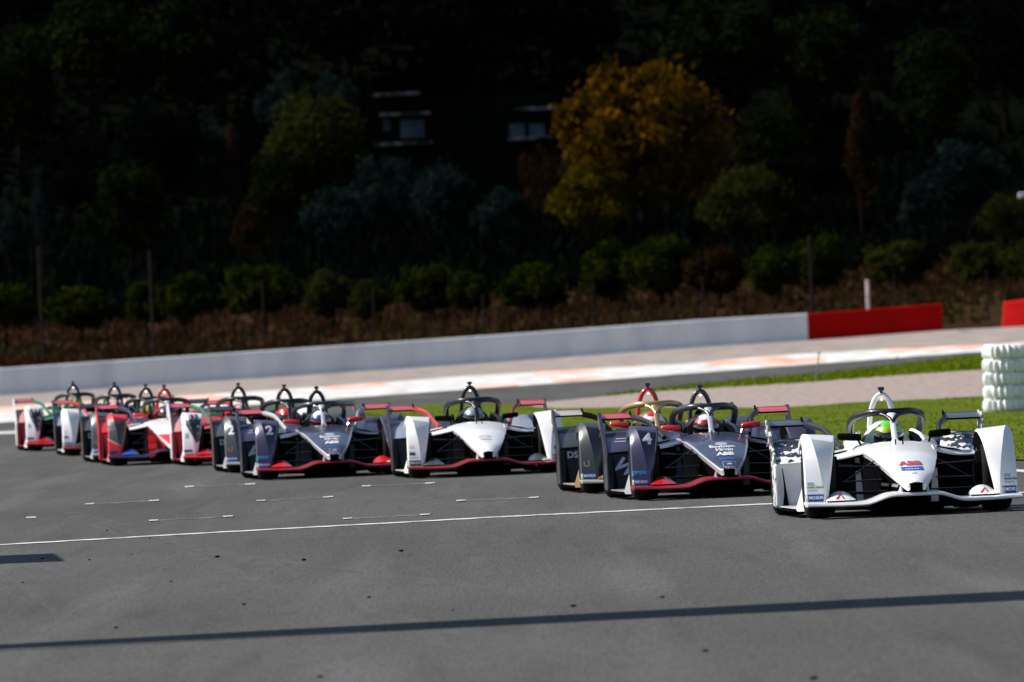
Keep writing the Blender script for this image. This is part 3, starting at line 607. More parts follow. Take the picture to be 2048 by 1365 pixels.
    for u in (.602, .615, .72, .86, .8835):
        d = .0 if .61 < u else .008
        rings.append([(s * u, y, z) for y, z in [(-3.14, .736 + d), (-3.15, .752), (-3.22, .770), (-3.40, .800 - d), (-3.44, .798 - d), (-3.40, .775), (-3.22, .740)]])
    mb.loft(rings, colmat=[1, 0, 0, 0, 0, 1, 1], capmat=1); mb.prism([(s * .60, -3.10, .722), (s * .60, -3.13, .768), (s * .60, -3.40, .818), (s * .60, -3.46, .81), (s * .60, -3.42, .765)], (-s * .010, 0, 0), 1)
    part('rear_wing' + sn, mb, smooth=30)
    mb = MB(True); path = [(s * a, y, z) for a, y, z in catmull([(.592, -3.22, .752), (.555, -2.9, .742), (.485, -2.5, .705), (.44, -2.05, .625), (.40, -1.68, .555)], 4)]
    mb.tube(path, .021, 8, flat=1.35); part('wing_arm' + sn, mb, smooth=50)
    # floor vane, tyre ramp, pylon
    mb = MB(True); mb.prism([(s * .868, -.86, .055), (s * .68, -.55, .055), (s * .705, -.56, .25), (s * .745, -.64, .46), (s * .78, -.74, .30)], (0, -.012, 0)); part('turning_vane' + sn, mb, smooth=30, bevel=.003)
    mb = MB(True); rings = []
    for f in [i / 6 for i in range(7)]:
        u = .47 + .235 * f; hgt = .012 + .062 * sin(pi * min(1, f * 1.05)) ** .8
        rings.append([(s * u, y, z) for y, z in [(.60, .118), (.60, .148), (.50, .15 + hgt * .55), (.36, .15 + hgt), (.30, .15 + hgt), (.30, .118)]])
    mb.loft(rings, colmat=[1, 0, 0, 0, 1, 1], capmat=0); part('tyre_ramp' + sn, mb, smooth=40)
    mb = MB(True); mb.prism([(s * .094, .50, .165), (s * .094, .80, .17), (s * .094, .76, .25), (s * .094, .45, .25)], (s * .022, 0, 0)); part('pylon' + sn, mb, smooth=30, bevel=.006)
    # mirror
    mb = MB(True); rings = []
    for u, k in ((.285, .7), (.295, 1), (.37, 1.05), (.455, .95), (.468, .6)):
        rings.append([(s * u, -1.12 + .045 * k * cos(a) - .1 * (u - .28), .640 + .031 * k * sin(a) + .08 * (u - .28)) for a in [2 * pi * j / 10 for j in range(10)]])
    mb.loft(rings); part('mirror' + sn, mb, smooth=50)
    mb = MB(True); mb.tube([(s * .305, -1.13, .632), (s * .29, -1.12, .60), (s * .275, -1.10, .56)], .009, 6); part('stalk' + sn, mb, smooth=50)
    # suspension and inner wheel hardware
    def arm(a, b, r=.011): 
        m_ = MB(True); m_.tube([(s * a[0], a[1], a[2]), (s * b[0], b[1], b[2])], r, 8, flat=.6); return m_
    for k, (a, b) in enumerate([((.22, .12, .405), (.60, .02, .42)), ((.27, -.42, .40), (.60, -.03, .42)), ((.15, .16, .205), (.60, .03, .20)), ((.22, -.45, .18), (.60, -.03, .20)), ((.24, -.08, .46), (.60, .0, .235)), ((.22, .2, .30), (.60, .12, .29))]):
        part('arm%d' % k + sn, arm(a, b), smooth=50)
    mb = MB(True); mb.lathe([(-.03, .05), (-.03, .17), (.03, .18), (.03, .05)], (s * .60, 0, .325), 20)
    mb.box((min(s * .54, s * .60), .02, .24), (max(s * .54, s * .60), .17, .40)); part('brake_duct' + sn, mb, smooth=40)
    for ax, (r, wd, cu, cy) in {'F': (.325, .245, .722, 0.0), 'B': (.312, .29, .735, -3.1)}.items():
        mb = MB(True); h = wd / 2; ri = .232
        mb.lathe([(-h + .012, ri), (-h, ri + .03), (-h, r - .055), (-h + .016, r - .022), (-h + .045, r - .004), (0, r), (h - .045, r - .004), (h - .016, r - .022), (h, r - .055), (h, ri + .03), (h - .012, ri)], (s * cu, cy, r), 40); part('tyre' + ax + sn, mb, smooth=45)
        mb = MB(True); mb.lathe([(-h + .013, ri - .02), (-h + .010, ri + .008), (h - .010, ri + .008), (h - .013, ri - .02)], (s * cu, cy, r), 32)
        for k in range(10):
            a = 2 * pi * k / 10; d = Vector((0, cos(a), sin(a))); e = Vector((0, -sin(a), cos(a))); c0 = Vector((s * (cu + h - .03), cy, r))
            mb.prism([c0 + d * .03 - e * .018, c0 + d * .225 - e * .010, c0 + d * .225 + e * .010, c0 + d * .03 + e * .018], (s * .018, 0, 0))
        mb.lathe([(0, .01), (0, .045), (s * .03, .04), (s * .03, .01)], (s * (cu + h - .035), cy, r), 16); part('rim' + ax + sn, mb, smooth=40)
    mb = MB(True); mb.lathe([(-.02, .05), (-.02, .2), (.02, .2), (.02, .05)], (s * .54, -3.1, .312), 20); mb.tube([(s * .14, -3.05, .36), (s * .56, -3.1, .38)], .016, 8); mb.tube([(s * .14, -3.0, .2), (s * .56, -3.1, .22)], .016, 8); part('rear_suspension' + sn, mb, smooth=40)
# halo
hp_ = [(-.278, -2.2, .62), (-.292, -2.06, .71), (-.290, -1.88, .772), (-.258, -1.65, .813), (-.172, -1.44, .836), (-.085, -1.36, .838), (0, -1.335, .835)]
hp_ = catmull(hp_, 4); hp_ = hp_ + [(-a, b, c) for a, b, c in hp_[-2::-1]]
mb = MB(True); mb.tube(hp_, .031, 12, flat=1.0, up=(0, 0, 1))
for s in (1, -1): mb.tube(catmull([(0, -1.20, .745), (s * .022, -1.26, .785), (s * .075, -1.33, .818), (s * .15, -1.42, .828)], 3), .017, 8)
part('halo_ring', mb, smooth=60)
mb = MB(True)
mb.tube(catmull([(0, -1.345, .83), (0, -1.27, .795), (0, -1.17, .72), (0, -1.07, .635), (0, -1.02, .585)], 3), [.018] * 3 + [.0105] * 8 + [.014, .022], 10, flat=2.4, up=(1, 0, 0))
part('halo_pillar', mb, smooth=60)
# roll hoop
hoop = catmull([(-.106, -2.36, .70), (-.095, -2.35, .81), (-.070, -2.33, .905), (-.036, -2.32, .962), (0, -2.315, .980)], 4); hoop = hoop + [(-a, b, c) for a, b, c in hoop[-2::-1]]
mb = MB(True); mb.tube(hoop, .0225, 10, flat=1.2, up=(0, 1, 0)); part('roll_hoop', mb, smooth=60)
mb = MB(True); mb.box((-.024, -2.36, 1.010), (.024, -2.26, 1.042)); mb.box((-.012, -2.33, .985), (.012, -2.29, 1.015)); part('camera_pod', mb, smooth=40, bevel=.008)
mb = MB(True); mb.loft([[(.010 * sin(t) * cos(a), -2.285 + .012 * cos(t), .940 + .010 * sin(t) * sin(a)) for a in [2 * pi * j / 10 for j in range(10)]] for t in (.1, .6, 1.2, 1.8)]); part('hoop_lamp', mb, smooth=60)
# splitter
mb = MB(True); rings = []
for i in range(33):
    u = -.876 + 1.752 * i / 32; a = abs(u); k = 1 - sstep(.17, .42, a); z = .112 + .062 * k + .006 * sstep(.6, .88, a); yl = .955 - .17 * sstep(.1, .88, a); yt = .30 + .2 * k
    rings.append([(u, y, zz) for y, zz in [(yl, z), (yl - .008, z + .014), (yl - .06, z + .019), (yt, z + .028), (yt, z + .005), (yl - .05, z - .014), (yl - .008, z - .010)]])
mb.loft(rings, colmat=[0, 0, 0, 0, 1, 1, 0]); part('splitter', mb, smooth=35)
# floor and under plank
mb = MB(True); mb.prism([(u, y, .055) for u, y in [(-.25, .2), (-.62, -.52), (-.872, -.86), (-.872, -2.45), (-.5, -2.6), (-.5, -3.6), (.5, -3.6), (.5, -2.6), (.872, -2.45), (.872, -.86), (.62, -.52), (.25, .2)]], (0, 0, .022)); part('floor', mb, smooth=30)
for s, sn in ((1, 'R'), (-1, 'L')):
    mb = MB(True); mb.prism([(s * u, y, .08) for u, y in [(.60, -.56), (.874, -.88), (.874, -2.43), (.66, -2.5)]], (0, 0, .008)); part('floor_edge' + sn, mb, smooth=30)
mb = MB(True); mb.prism([(-.12, .5, .03), (.12, .5, .03), (.2, -.4, .03), (.2, -3.4, .03), (-.2, -3.4, .03), (-.2, -.4, .03)], (0, 0, .024))
mb.prism([(-.30, .05, .10), (.30, .05, .10), (.30, -.1, .03), (-.30, -.1, .03)], (0, -.02, 0)); part('plank', mb, smooth=30)
mb = MB(True); mb.box((-.085, .30, .18), (.085, .86, .235)); part('crash_box', mb, smooth=30)
mb = MB(True); mb.prism([(-.5, -3.3, .06), (.5, -3.3, .06), (.5, -3.85, .22), (-.5, -3.85, .22)], (0, 0, .02))
for k in range(-2, 3): mb.prism([(k * .2, -3.35, .08), (k * .2, -3.85, .24), (k * .2, -3.85, .06)], (.01, 0, 0))
mb.box((-.1, -3.75, .28), (.1, -3.9, .42)); part('diffuser', mb, smooth=30)
for k, du in enumerate((-.03, .03)):
    mb = MB(True); mb.tube([(du, -.62, .572), (du, -.63, .615)], .006, 6); part('cowl_sensor%d' % k, mb, smooth=40)

# ---------------- driver: one continuous body, helmet on top
def driver_mesh():
    V = []; E = []; Rr = []
    def v(p, r): V.append(p); Rr.append(r); return len(V) - 1
    pel = v((0, -1.42, .17), .13); ab = v((0, -1.55, .29), .13); ch = v((0, -1.66, .41), .14); nk = v((0, -1.73, .53), .06); hd = v((0, -1.75, .62), .085)
    E += [(pel, ab), (ab, ch), (ch, nk), (nk, hd)]
    for s in (1, -1):
        sh = v((s * .17, -1.67, .45), .07); el = v((s * .215, -1.42, .37), .048); wr = v((s * .13, -1.20, .455), .03); pm = v((s * .12, -1.145, .475), .03)
        E += [(ch, sh), (sh, el), (el, wr), (wr, pm)]
        for k in range(4):
            a = v((s * (.132 - .006 * k), -1.10, .497 - .020 * k), .009); b = v((s * (.11 - .004 * k), -1.08 - .003 * k, .497 - .020 * k), .008); E += [(pm, a), (a, b)]
        t = v((s * .10, -1.14, .505), .010); t2 = v((s * .10, -1.105, .515), .009); E += [(pm, t), (t, t2)]
        hip = v((s * .09, -1.36, .17), .085); kn = v((s * .11, -.92, .36), .06); an = v((s * .08, -.50, .25), .04); ft = v((s * .08, -.42, .33), .035)
        E += [(pel, hip), (hip, kn), (kn, an), (an, ft)]
    me = bpy.data.meshes.new('driver'); me.from_pydata([(-x, y, z) for x, y, z in V], E, [])
    o = bpy.data.objects.new('driver', me); COL.objects.link(o)
    o.modifiers.new('skin', 'SKIN')
    for i, sv in enumerate(me.skin_vertices[0].data): sv.radius = (Rr[i], Rr[i]); sv.use_root = (i == 0)
    o.modifiers.new('sub', 'SUBSURF').levels = 1; o.modifiers['sub'].render_levels = 1
    dg = bpy.context.evaluated_depsgraph_get(); m2 = bpy.data.meshes.new_from_object(o.evaluated_get(dg))
    bpy.data.objects.remove(o); m2.name = 'person'; m2.polygons.foreach_set('use_smooth', [True] * len(m2.polygons)); return m2
DRV = driver_mesh()
HC = Vector((0, -1.745, .625))
def helm_pt(az, el, g=0.0):
    k = 1 + (.10 if el < 0 else 0) * sin(-el) ** 2 * max(0, cos(az))
    rx, ry, rz = .122 + g, .148 + g, .138 + g
    return (HC.x + rx * cos(el) * sin(az), HC.y + ry * cos(el) * cos(az) * k, HC.z + rz * sin(el) * (1 if el > 0 else .92))
mb = MB(True); rings = []; NA, NE = 32, 20
for i in range(NE + 1):
    el = -pi / 2 * .86 + (pi / 2 * 1.85) * i / NE; el = min(el, pi / 2 * .985)
    rings.append([helm_pt(2 * pi * j / NA, el) for j in range(NA)])
mb.loft(rings)
for fi in range(NE * NA):
    i, j = divmod(fi, NA); az = 2 * pi * (j + .5) / NA; el = -pi / 2 * .86 + (pi / 2 * 1.85) * (i + .5) / NE
    x = cos(el) * sin(az)
    mb.m[fi] = 2 if el < -.22 else (3 if .2 < el < .62 and cos(az) > .1 else (1 if abs(x) < .5 else 0))
part('helmet', mb, smooth=70)
mb = MB(True); mb.loft([[helm_pt(a, e, .004) for a in [R(-72 + 144 * j / 16) for j in range(17)]] for e in [R(-16 + 32 * k / 5) for k in range(6)]], closed=False); part('visor', mb, smooth=70, solid=.003)

# ---------------- decals: flat print laid on the real surface, found by looking straight at the car
BV = {}
def bvh(key):
    if key not in BV:
        m_ = CM[key][1]; BV[key] = BVHTree.FromPolygons([Vector(v) for v in m_.v], [f for f in m_.f])
    return BV[key]
def project(name, bm, key, off=.003, maxlen=.02):
    for _ in range(7):
        es = [e for e in bm.edges if e.calc_length() > maxlen]
        if not es: break
        bmesh.ops.subdivide_edges(bm, edges=es, cuts=1); bmesh.ops.triangulate(bm, faces=bm.faces[:])
    t = bvh(key); bad = []
    for v in bm.verts:
        hit = t.ray_cast(Vector((v.co.x, 3, v.co.z)), Vector((0, -1, 0)))
        if hit[0] is None: bad.append(v); continue
        n = hit[1]; n = n if n.y > 0 else -n
        v.co = hit[0] + n * off
    bmesh.ops.delete(bm, geom=bad, context='VERTS')
    for v in bm.verts: v.co.x = -v.co.x
    me = bpy.data.meshes.new(name); bm.to_mesh(me); bm.free(); return me
DC = {}
def d_text(s, key, u, z, size, slant=0.0, rot=0.0, wide=1.0, bold=.0, maxlen=.02):
    k = ('t', s, key, u, z, size, slant, rot, wide, bold)
    if k not in DC:
        cu = bpy.data.curves.new('lettering', 'FONT'); cu.body = s; cu.size = size; cu.align_x = 'CENTER'; cu.align_y = 'CENTER'; cu.shear = slant; cu.resolution_u = 3; cu.offset = bold
        o = bpy.data.objects.new('lettering', cu); me = bpy.data.meshes.new_from_object(o); bpy.data.objects.remove(o)
        bm = bmesh.new(); bm.from_mesh(me)
        for v in bm.verts:
            x, y = v.co.x * wide, v.co.y; v.co = Vector((u + x * cos(rot) - y * sin(rot), 0, z + x * sin(rot) + y * cos(rot)))
        bmesh.ops.triangulate(bm, faces=bm.faces[:]); DC[k] = project('lettering', bm, key, .0045, maxlen)
    return DC[k]
def d_poly(pts, key, off=.0025, maxlen=.03):
    k = ('p', tuple(pts), key, off)
    if k not in DC:
        bm = bmesh.new(); bm.faces.new([bm.verts.new((u, 0, z)) for u, z in pts]); bmesh.ops.triangulate(bm, faces=bm.faces[:]); DC[k] = project('patch', bm, key, off, maxlen)
    return DC[k]
def rect(u0, z0, u1, z1, sk=0.0): return [(u0, z0), (u1, z0 + sk), (u1, z1 + sk), (u0, z1)]

# ---------------- paints
paint('carbon', (.005, .005, .006), .5, 0, 0, .06, 0.0); paint('white', (.86, .86, .86), .32, 0, .4, .03); paint('purple', (.050, .044, .088), .30, .3, .5); paint('silver', (.62, .62, .66), .28, .3, .3)
paint('red', (.55, .012, .016), .30, 0, .5); paint('bright_red', (.70, .014, .012), .32, 0, .4); paint('dark_grey', (.045, .047, .05), .35, .2, .4); paint('mid_grey', (.075, .08, .085), .35, .2, .4); paint('gold', (.50, .33, .15), .32, .5, .3); paint('dark_gold', (.16, .11, .065), .32, .5, .3)
paint('satin_black', (.009, .009, .011), .36, 0, .15, .06, .35); paint('blue_black', (.018, .020, .030), .32, 0, .3); paint('dark_red', (.30, .010, .018), .35, 0, .3); paint('navy', (.015, .022, .075), .32, 0, .5); paint('blue', (.02, .09, .42), .35, 0, .4); paint('green', (.01, .16, .07), .35, 0, .4); paint('cream', (.60, .55, .47), .35, .2, .3); paint('dark_rim', (.03, .03, .032), .3, .6, .2)
paint('wing_red', (.60, .05, .06), .45, 0, .6); paint('michelin_blue', (.01, .07, .30), .45); paint('yellow', (.75, .62, .03), .4); paint('cyan', (.02, .30, .62), .45); paint('ink', (.05, .05, .055), .5); paint('teal', (.05, .42, .36), .45); paint('orange', (.65, .12, .02), .4)  # wing_red has the sky reflection on the wing tops put into its colour
paint('neon_green', (.10, .65, .02), .35, 0, .5); paint('helmet_blue', (.035, .04, .20), .3, 0, .5); paint('lime', (.45, .60, .02), .35, 0, .4); paint('pink', (.65, .30, .28), .4); paint('silver_blue', (.38, .42, .50), .3, .3, .4); paint('suit_dark', (.02, .022, .03), .8); paint('suit_green', (.10, .30, .16), .8); paint('suit_white', (.6, .6, .6), .8); paint('suit_red', (.4, .02, .02), .8); paint('visor_black', (.01, .01, .012), .08, 0, 1.0); paint('visor_orange', (.30, .06, .02), .12, .6, 1.0)
m, n_, l_, b_ = nodes('lamp_glow'); b_.inputs['Emission Color'].default_value = (1, .86, .55, 1); b_.inputs['Emission Strength'].default_value = 3.0; b_.inputs['Base Color'].default_value = (.9, .8, .6, 1); MATS['lamp_glow'] = m
def checker(name, lo, hi, z0, z1):
    m, n, l, b = nodes(name); t = n.new('ShaderNodeTexCoord'); mp = n.new('ShaderNodeMapping'); mp.inputs['Scale'].default_value = (22, 11, 30); mp.inputs['Rotation'].default_value = (0, .35, .3)
    vo = n.new('ShaderNodeTexVoronoi'); vo.distance = 'MANHATTAN'; vo.inputs['Scale'].default_value = 1.0; l.new(t.outputs['Object'], mp.inputs[0]); l.new(mp.outputs[0], vo.inputs['Vector'])
    sp = n.new('ShaderNodeSeparateXYZ'); l.new(t.outputs['Object'], sp.inputs[0])
    mr = n.new('ShaderNodeMapRange'); mr.inputs[1].default_value = z0; mr.inputs[2].default_value = z1; mr.inputs[3].default_value = 1.05; mr.inputs[4].default_value = -.05; l.new(sp.outputs[2], mr.inputs[0])
    s2 = n.new('ShaderNodeSeparateXYZ'); l.new(vo.outputs['Color'], s2.inputs[0])
    lt = n.new('ShaderNodeMath'); lt.operation = 'LESS_THAN'; l.new(s2.outputs[0], lt.inputs[0]); l.new(mr.outputs[0], lt.inputs[1])
    mx = n.new('ShaderNodeMix'); mx.data_type = 'RGBA'; l.new(lt.outputs[0], mx.inputs[0]); mx.inputs[6].default_value = (*lo, 1); mx.inputs[7].default_value = (*hi, 1); l.new(mx.outputs[2], b.inputs['Base Color'])
    b.inputs['Roughness'].default_value = .35; b.inputs['Coat Weight'].default_value = .3; MATS[name] = m
checker('checker_top', (.03, .03, .032), (.78, .78, .78), .40, .66); checker('checker_plate', (.07, .07, .075), (.72, .72, .72), -.25, 1.05)

def stickers(L, R_, side='L', base=None, mich=True):
    pass
# print list per livery: (part, mesh, paint)
def mich(sn, uc, full=True, pale=False):
    s = 1 if sn == 'R' else -1; k = 'front_fairing' + sn; out = []
    out.append((k, d_poly(rect(uc - .072, .146, uc + .072, .206, -.003), k, .003), 'michelin_blue' if not pale else 'navy'))
    out.append((k, d_poly(rect(uc - .070, .150, uc - .052, .196), k, .0045), 'cream'))
    out.append((k, d_text('MICHELIN', k, uc + .010, .177, .034, wide=.74, bold=.0012), 'white')); return out
FU = -.795
def L_white():
    out = []
    for sn, u in (('L', FU), ('R', .812)):
        k = 'front_fairing' + sn; out += mich(sn, u)
        out += [(k, d_poly(rect(u - .05, .295, u - .002, .302), k), 'teal'), (k, d_poly(rect(u - .05, .278, u - .002, .285), k), 'teal'), (k, d_poly(rect(u - .05, .285, u - .043, .295), k), 'teal'), (k, d_poly(rect(u - .009, .285, u - .002, .295), k), 'teal')]
        out += [(k, d_text('Hewlett Packard', k, u + .010, .262, .026, wide=.74, bold=.0006), 'ink'), (k, d_text('Enterprise', k, u - .012, .236, .023, wide=.8), 'ink')]
        kr = 'tyre_ramp' + sn; s = 1 if sn == 'R' else -1; c = s * .59
        out += [(kr, d_poly([(c - .045, .158), (c - .025, .158), (c + .008, .192), (c + .004, .20)], kr, .003), 'red'), (kr, d_poly([(c + .020, .158), (c + .036, .158), (c + .008, .20), (c + .002, .194)], kr, .003), 'red')]
    out += [('body', d_text('ABB', 'body', .0, .420, .040, wide=2.45, bold=.003), 'red'), ('body', d_poly(rect(-.090, .366, .090, .396, 0), 'body'), 'blue')]
    out += [('body', d_poly(rect(a, .374, a + .016, .379), 'body', .0045), 'white') for a in (-.06, -.037, -.014, .01, .033)]
    out += [('body', d_poly(rect(-.02, .343, .024, .347), 'body'), 'mid_grey'), ('body', d_poly(rect(-.20, .247, -.168, .272, -.006), 'body'), 'silver'), ('body', d_poly(rect(-.155, .242, -.125, .266, -.006), 'body'), 'silver')]
    return out
def L_purple(num):
    k = 'front_fairingL'; out = mich('L', FU) + mich('R', .812)
    out += [(k, d_text(num, k, -.705, .565, .135, wide=1.25, bold=.006), 'white'), (k, d_text('genpact', k, FU + .012, .270, .062, wide=.82, bold=.001), 'cyan'), (k, d_poly([(FU - .085, .29), (FU - .07, .275), (FU - .07, .295), (FU - .085, .315)], k), 'red')]
    out += [('front_fairingR', d_text('genpact', 'front_fairingR', .805, .262, .055, wide=.7, bold=.001), 'cyan')]
    b = 'body'
    out += [(b, d_poly([(-.06 + .06 * (1 + cos(a)) - .0, .492 + .014 * sin(a)) for a in [2 * pi * j / 14 for j in range(14)]], b), 'silver'), (b, d_text('Envision', b, .0, .466, .030, wide=2.4, bold=.001), 'white'), (b, d_text('Virgin', b, -.005, .438, .038, slant=.4, wide=1.9, bold=.001), 'white'),
            (b, d_text('ABB', b, 0, .400, .036, wide=2.4, bold=.002), 'white'), (b, d_poly(rect(-.072, .350, .080, .366), b), 'blue')]
    out += [(b, d_poly(rect(-.05, z, .07, z + .003), b), 'silver') for z in (.285, .330)] + [(b, d_poly(rect(x, .285, x + .003, .333), b), 'silver') for x in (-.05, .067)]
    out += [(b, d_poly([(-.02, .305), (.04, .305), (.03, .316), (.01, .321), (-.01, .314)], b), 'silver'), (b, d_text('GEOX', b, .010, .272, .020, wide=1.6), 'white')]
    kf = 'rear_fairingL'
    out += [(kf, d_text('W', kf, -.745, .30, .20, slant=.5, rot=-.5, bold=.006), 'silver'), (kf, d_poly(rect(-.78, .555, -.66, .562), kf), 'silver'), (kf, d_poly(rect(-.80, .530, -.68, .537), kf), 'silver')]
    out += [('end_plateL', None, None)]
    return [x for x in out if x[1]]
def L_porsche():
    out = mich('L', FU, pale=True) + mich('R', .812, pale=True)
    for k, u in (('front_fairingL', FU), ('front_fairingR', .812)):
        out += [(k, d_poly(rect(u - .052, .262, u + .012, .290), k), 'dark_grey'), (k, d_poly(rect(u - .048, .296, u + .008, .302), k), 'mid_grey'), (k, d_poly(rect(u - .055, .235, u + .040, .241), k), 'silver_blue')]
        out += [(k, d_text('U', k, u - .02, .352, .055), 'red')]
    b = 'body'; ring = [2 * pi * j / 20 for j in range(20)]
    for j in range(20):
        a, c = ring[j], ring[(j + 1) % 20]
        out.append((b, d_poly([(.0 + .07 * cos(a), .432 + .013 * sin(a)), (.0 + .07 * cos(c), .432 + .013 * sin(c)), (.0 + .060 * cos(c), .432 + .009 * sin(c)), (.0 + .060 * cos(a), .432 + .009 * sin(a))], b), 'red'))
    out += [(b, d_poly(rect(-.06, .398, .068, .404), b), 'mid_grey'), (b, d_poly(rect(-.03, .374, .04, .378), b), 'silver')]
    return out
def L_audi(num):
    out = []
    for sn in 'LR':
        s = 1 if sn == 'R' else -1; k = 'front_fairing' + sn
        top = .60 if num == '33' else .655
        out += [(k, d_poly([(s * .575, top), (s * .85, top), (s * .70, .30), (s * .655, .30)], k), 'dark_grey')]
        if sn == 'L': out += [(k, d_text(num, k, -.705, .628, .085, wide=1.35, bold=.004), 'mid_grey' if num == '33' else 'white')]
        out += [(k, d_poly(rect(s * .80 - .03, .36, s * .80 + .01, .42, .01), k), 'silver_blue'), (k, d_poly(rect(s * .80 - .06, .185, s * .80 + .05, .215), k), 'navy'), (k, d_poly(rect(s * .80 - .06, .105, s * .80 + .09, .16), k), 'bright_red')]
    return out
def L_mahindra():
    out = []
    for sn in 'LR':
        s = 1 if sn == 'R' else -1; k = 'front_fairing' + sn
        out += [(k, d_poly([(s * .565, .60), (s * .85, .60), (s * .868, .50), (s * .868, .375), (s * .70, .275), (s * .645, .29)], k), 'mid_grey'), (k, d_poly([(s * .868, .375), (s * .868, .35), (s * .70, .25), (s * .70, .275)], k, .004), 'pink')]
        out += [(k, d_poly(rect(s * .80 - .06, .16, s * .80 + .06, .205), k), 'navy')]
    b = 'body'
    out += [(b, d_poly([(-.21, .395), (.22, .395), (.10, .262), (-.08, .262)], b), 'bright_red')]
    return out
def L_black(num):
    k = 'front_fairingL'; out = mich('L', FU) + mich('R', .812)
    if num: out += [(k, d_text(num, k, -.785, .52, .15, bold=.005), 'white')]
    for a in [j / 12 * 2 * pi for j in range(12)]:
        c = a + pi / 6.2
        if sin(a) > .75: continue
        out.append((k, d_poly([(FU - .01 + .03 * cos(a), .30 + .036 * sin(a)), (FU - .01 + .03 * cos(c), .30 + .036 * sin(c)), (FU - .01 + .02 * cos(c), .30 + .026 * sin(c)), (FU - .01 + .02 * cos(a), .30 + .026 * sin(a))], k), 'gold'))
    kf = 'rear_fairingL'; out += [(kf, d_text('DS', kf, -.76, .36, .09, bold=.003), 'silver')]
    return out

def LV(**k):
    d = dict(body='white', trim=None, lower='carbon', cover=None, tub=None, pod=None, fair=None, fin='carbon', rear=None, rear_top=None, plate=None, wing='wing_red', arm='carbon', mirror='carbon', halo='satin_black', pillar=None, hoop='satin_black', split='white', ramp='white', floor=None, vane=None, pylon='carbon',
             hel=('white', 'white', 'white'), visor='visor_black', suit='suit_dark', prints=[])
    d.update(k)
    for a in ('trim', 'cover', 'tub', 'pod', 'fair', 'rear', 'vane', 'floor'):
        if d[a] is None: d[a] = d['body']
    d['rear_top'] = d['rear_top'] or d['rear']; d['plate'] = d['plate'] or d['rear']; d['pillar'] = d['pillar'] or d['halo']
    return d
def racing_car(px, py, psi, lv, label, dlabel, group='single-seat racing cars on the track'):
    t = ground(px, py + 4); ps = R(psi); o = Vector((t.x + .722 * cos(ps), t.y + .722 * sin(ps), 0.0045))
    root = tag(empty('racing_car', o, pi + ps), label, 'racing car', group); P = {}
    def put(name, key, mats, parent=None): P[key] = link(name, CM[key][0], mats, parent or root); return P[key]
    put('body', 'body', [lv['body'], lv['trim'], lv['lower']]); put('cockpit_surround', 'cockpit_surround', [lv['tub'], 'carbon']); put('engine_cover', 'engine_cover', lv['cover'])
    for sn in 'LR':
        put('side_pod', 'side_pod' + sn, [lv['pod'], 'carbon'])
        put('front_fairing', 'front_fairing' + sn, [lv['fair'], lv['fin']]); f = put('rear_fairing', 'rear_fairing' + sn, [lv['rear'], lv['rear_top'], lv['rear_top']]); put('end_plate', 'end_plate' + sn, lv['plate'], f); [put('louvre', 'louvre%d' % q + sn, 'carbon', f) for q in range(4)]
        w = put('rear_wing', 'rear_wing' + sn, [lv['wing'], 'carbon']); put('wing_arm', 'wing_arm' + sn, lv['arm'], w)
        put('turning_vane', 'turning_vane' + sn, lv['vane']); put('tyre_ramp', 'tyre_ramp' + sn, [lv['ramp'], 'carbon'])
        mi = put('mirror', 'mirror' + sn, lv['mirror']); put('stalk', 'stalk' + sn, lv['mirror'], mi)
        for k in range(6): put('suspension_arm', 'arm%d' % k + sn, 'dark_rim')
        put('brake_duct', 'brake_duct' + sn, 'carbon'); put('rear_suspension', 'rear_suspension' + sn, 'carbon')
        for ax in 'FB':
            tw = link('wheel', CM['rim' + ax + sn][0], 'dark_rim', root); link('tyre', CM['tyre' + ax + sn][0], 'rubber', tw)
    put('halo', 'halo_ring', lv['halo']); put('pillar', 'halo_pillar', lv['pillar'], P['halo_ring'])
    put('roll_hoop', 'roll_hoop', lv['hoop']); put('camera_pod', 'camera_pod', 'navy', P['roll_hoop']); put('lamp', 'hoop_lamp', 'lamp_glow', P['roll_hoop'])
    sp = put('splitter', 'splitter', [lv['split'], 'carbon'])
    for sn in 'LR': put('pylon', 'pylon' + sn, lv['pylon'], sp)
    put('crash_box', 'crash_box', 'carbon', sp); fo = put('floor', 'floor', 'carbon'); [put('floor_edge', 'floor_edge' + q, lv['floor'], fo) for q in 'LR']; put('plank', 'plank', 'carbon'); put('diffuser', 'diffuser', 'carbon'); put('cowl_sensor', 'cowl_sensor0', 'carbon'); put('cowl_sensor', 'cowl_sensor1', 'carbon')
    for key, me, mt in lv['prints']:
        link('lettering' if me.name.startswith('lettering') else 'patch', me, mt, P[key])
    d = link('person', DRV, lv['suit']); d.location = o; d.rotation_euler = (0, 0, pi + ps); tag(d, dlabel, 'person', 'drivers sitting in the racing cars')
    h = link('helmet', CM['helmet'][0], (list(lv['hel']) + [lv['hel'][0]])[:4], d); link('visor', CM['visor'][0], lv['visor'], h)
    return root
racing_car(1641, 1035, 3.2, LV(body='white', lower='carbon', rear_top='checker_top', plate='checker_plate', wing='mid_grey', arm='satin_black', hoop='white', pillar='white', split='white', ramp='white', pylon='white', hel=('helmet_blue', 'neon_green', 'helmet_blue', 'lime'), suit='suit_green', prints=L_white()),
           'white racing car with checkered grey rear panels, nearest of all at right', 'driver in green and blue helmet in the nearest white car')
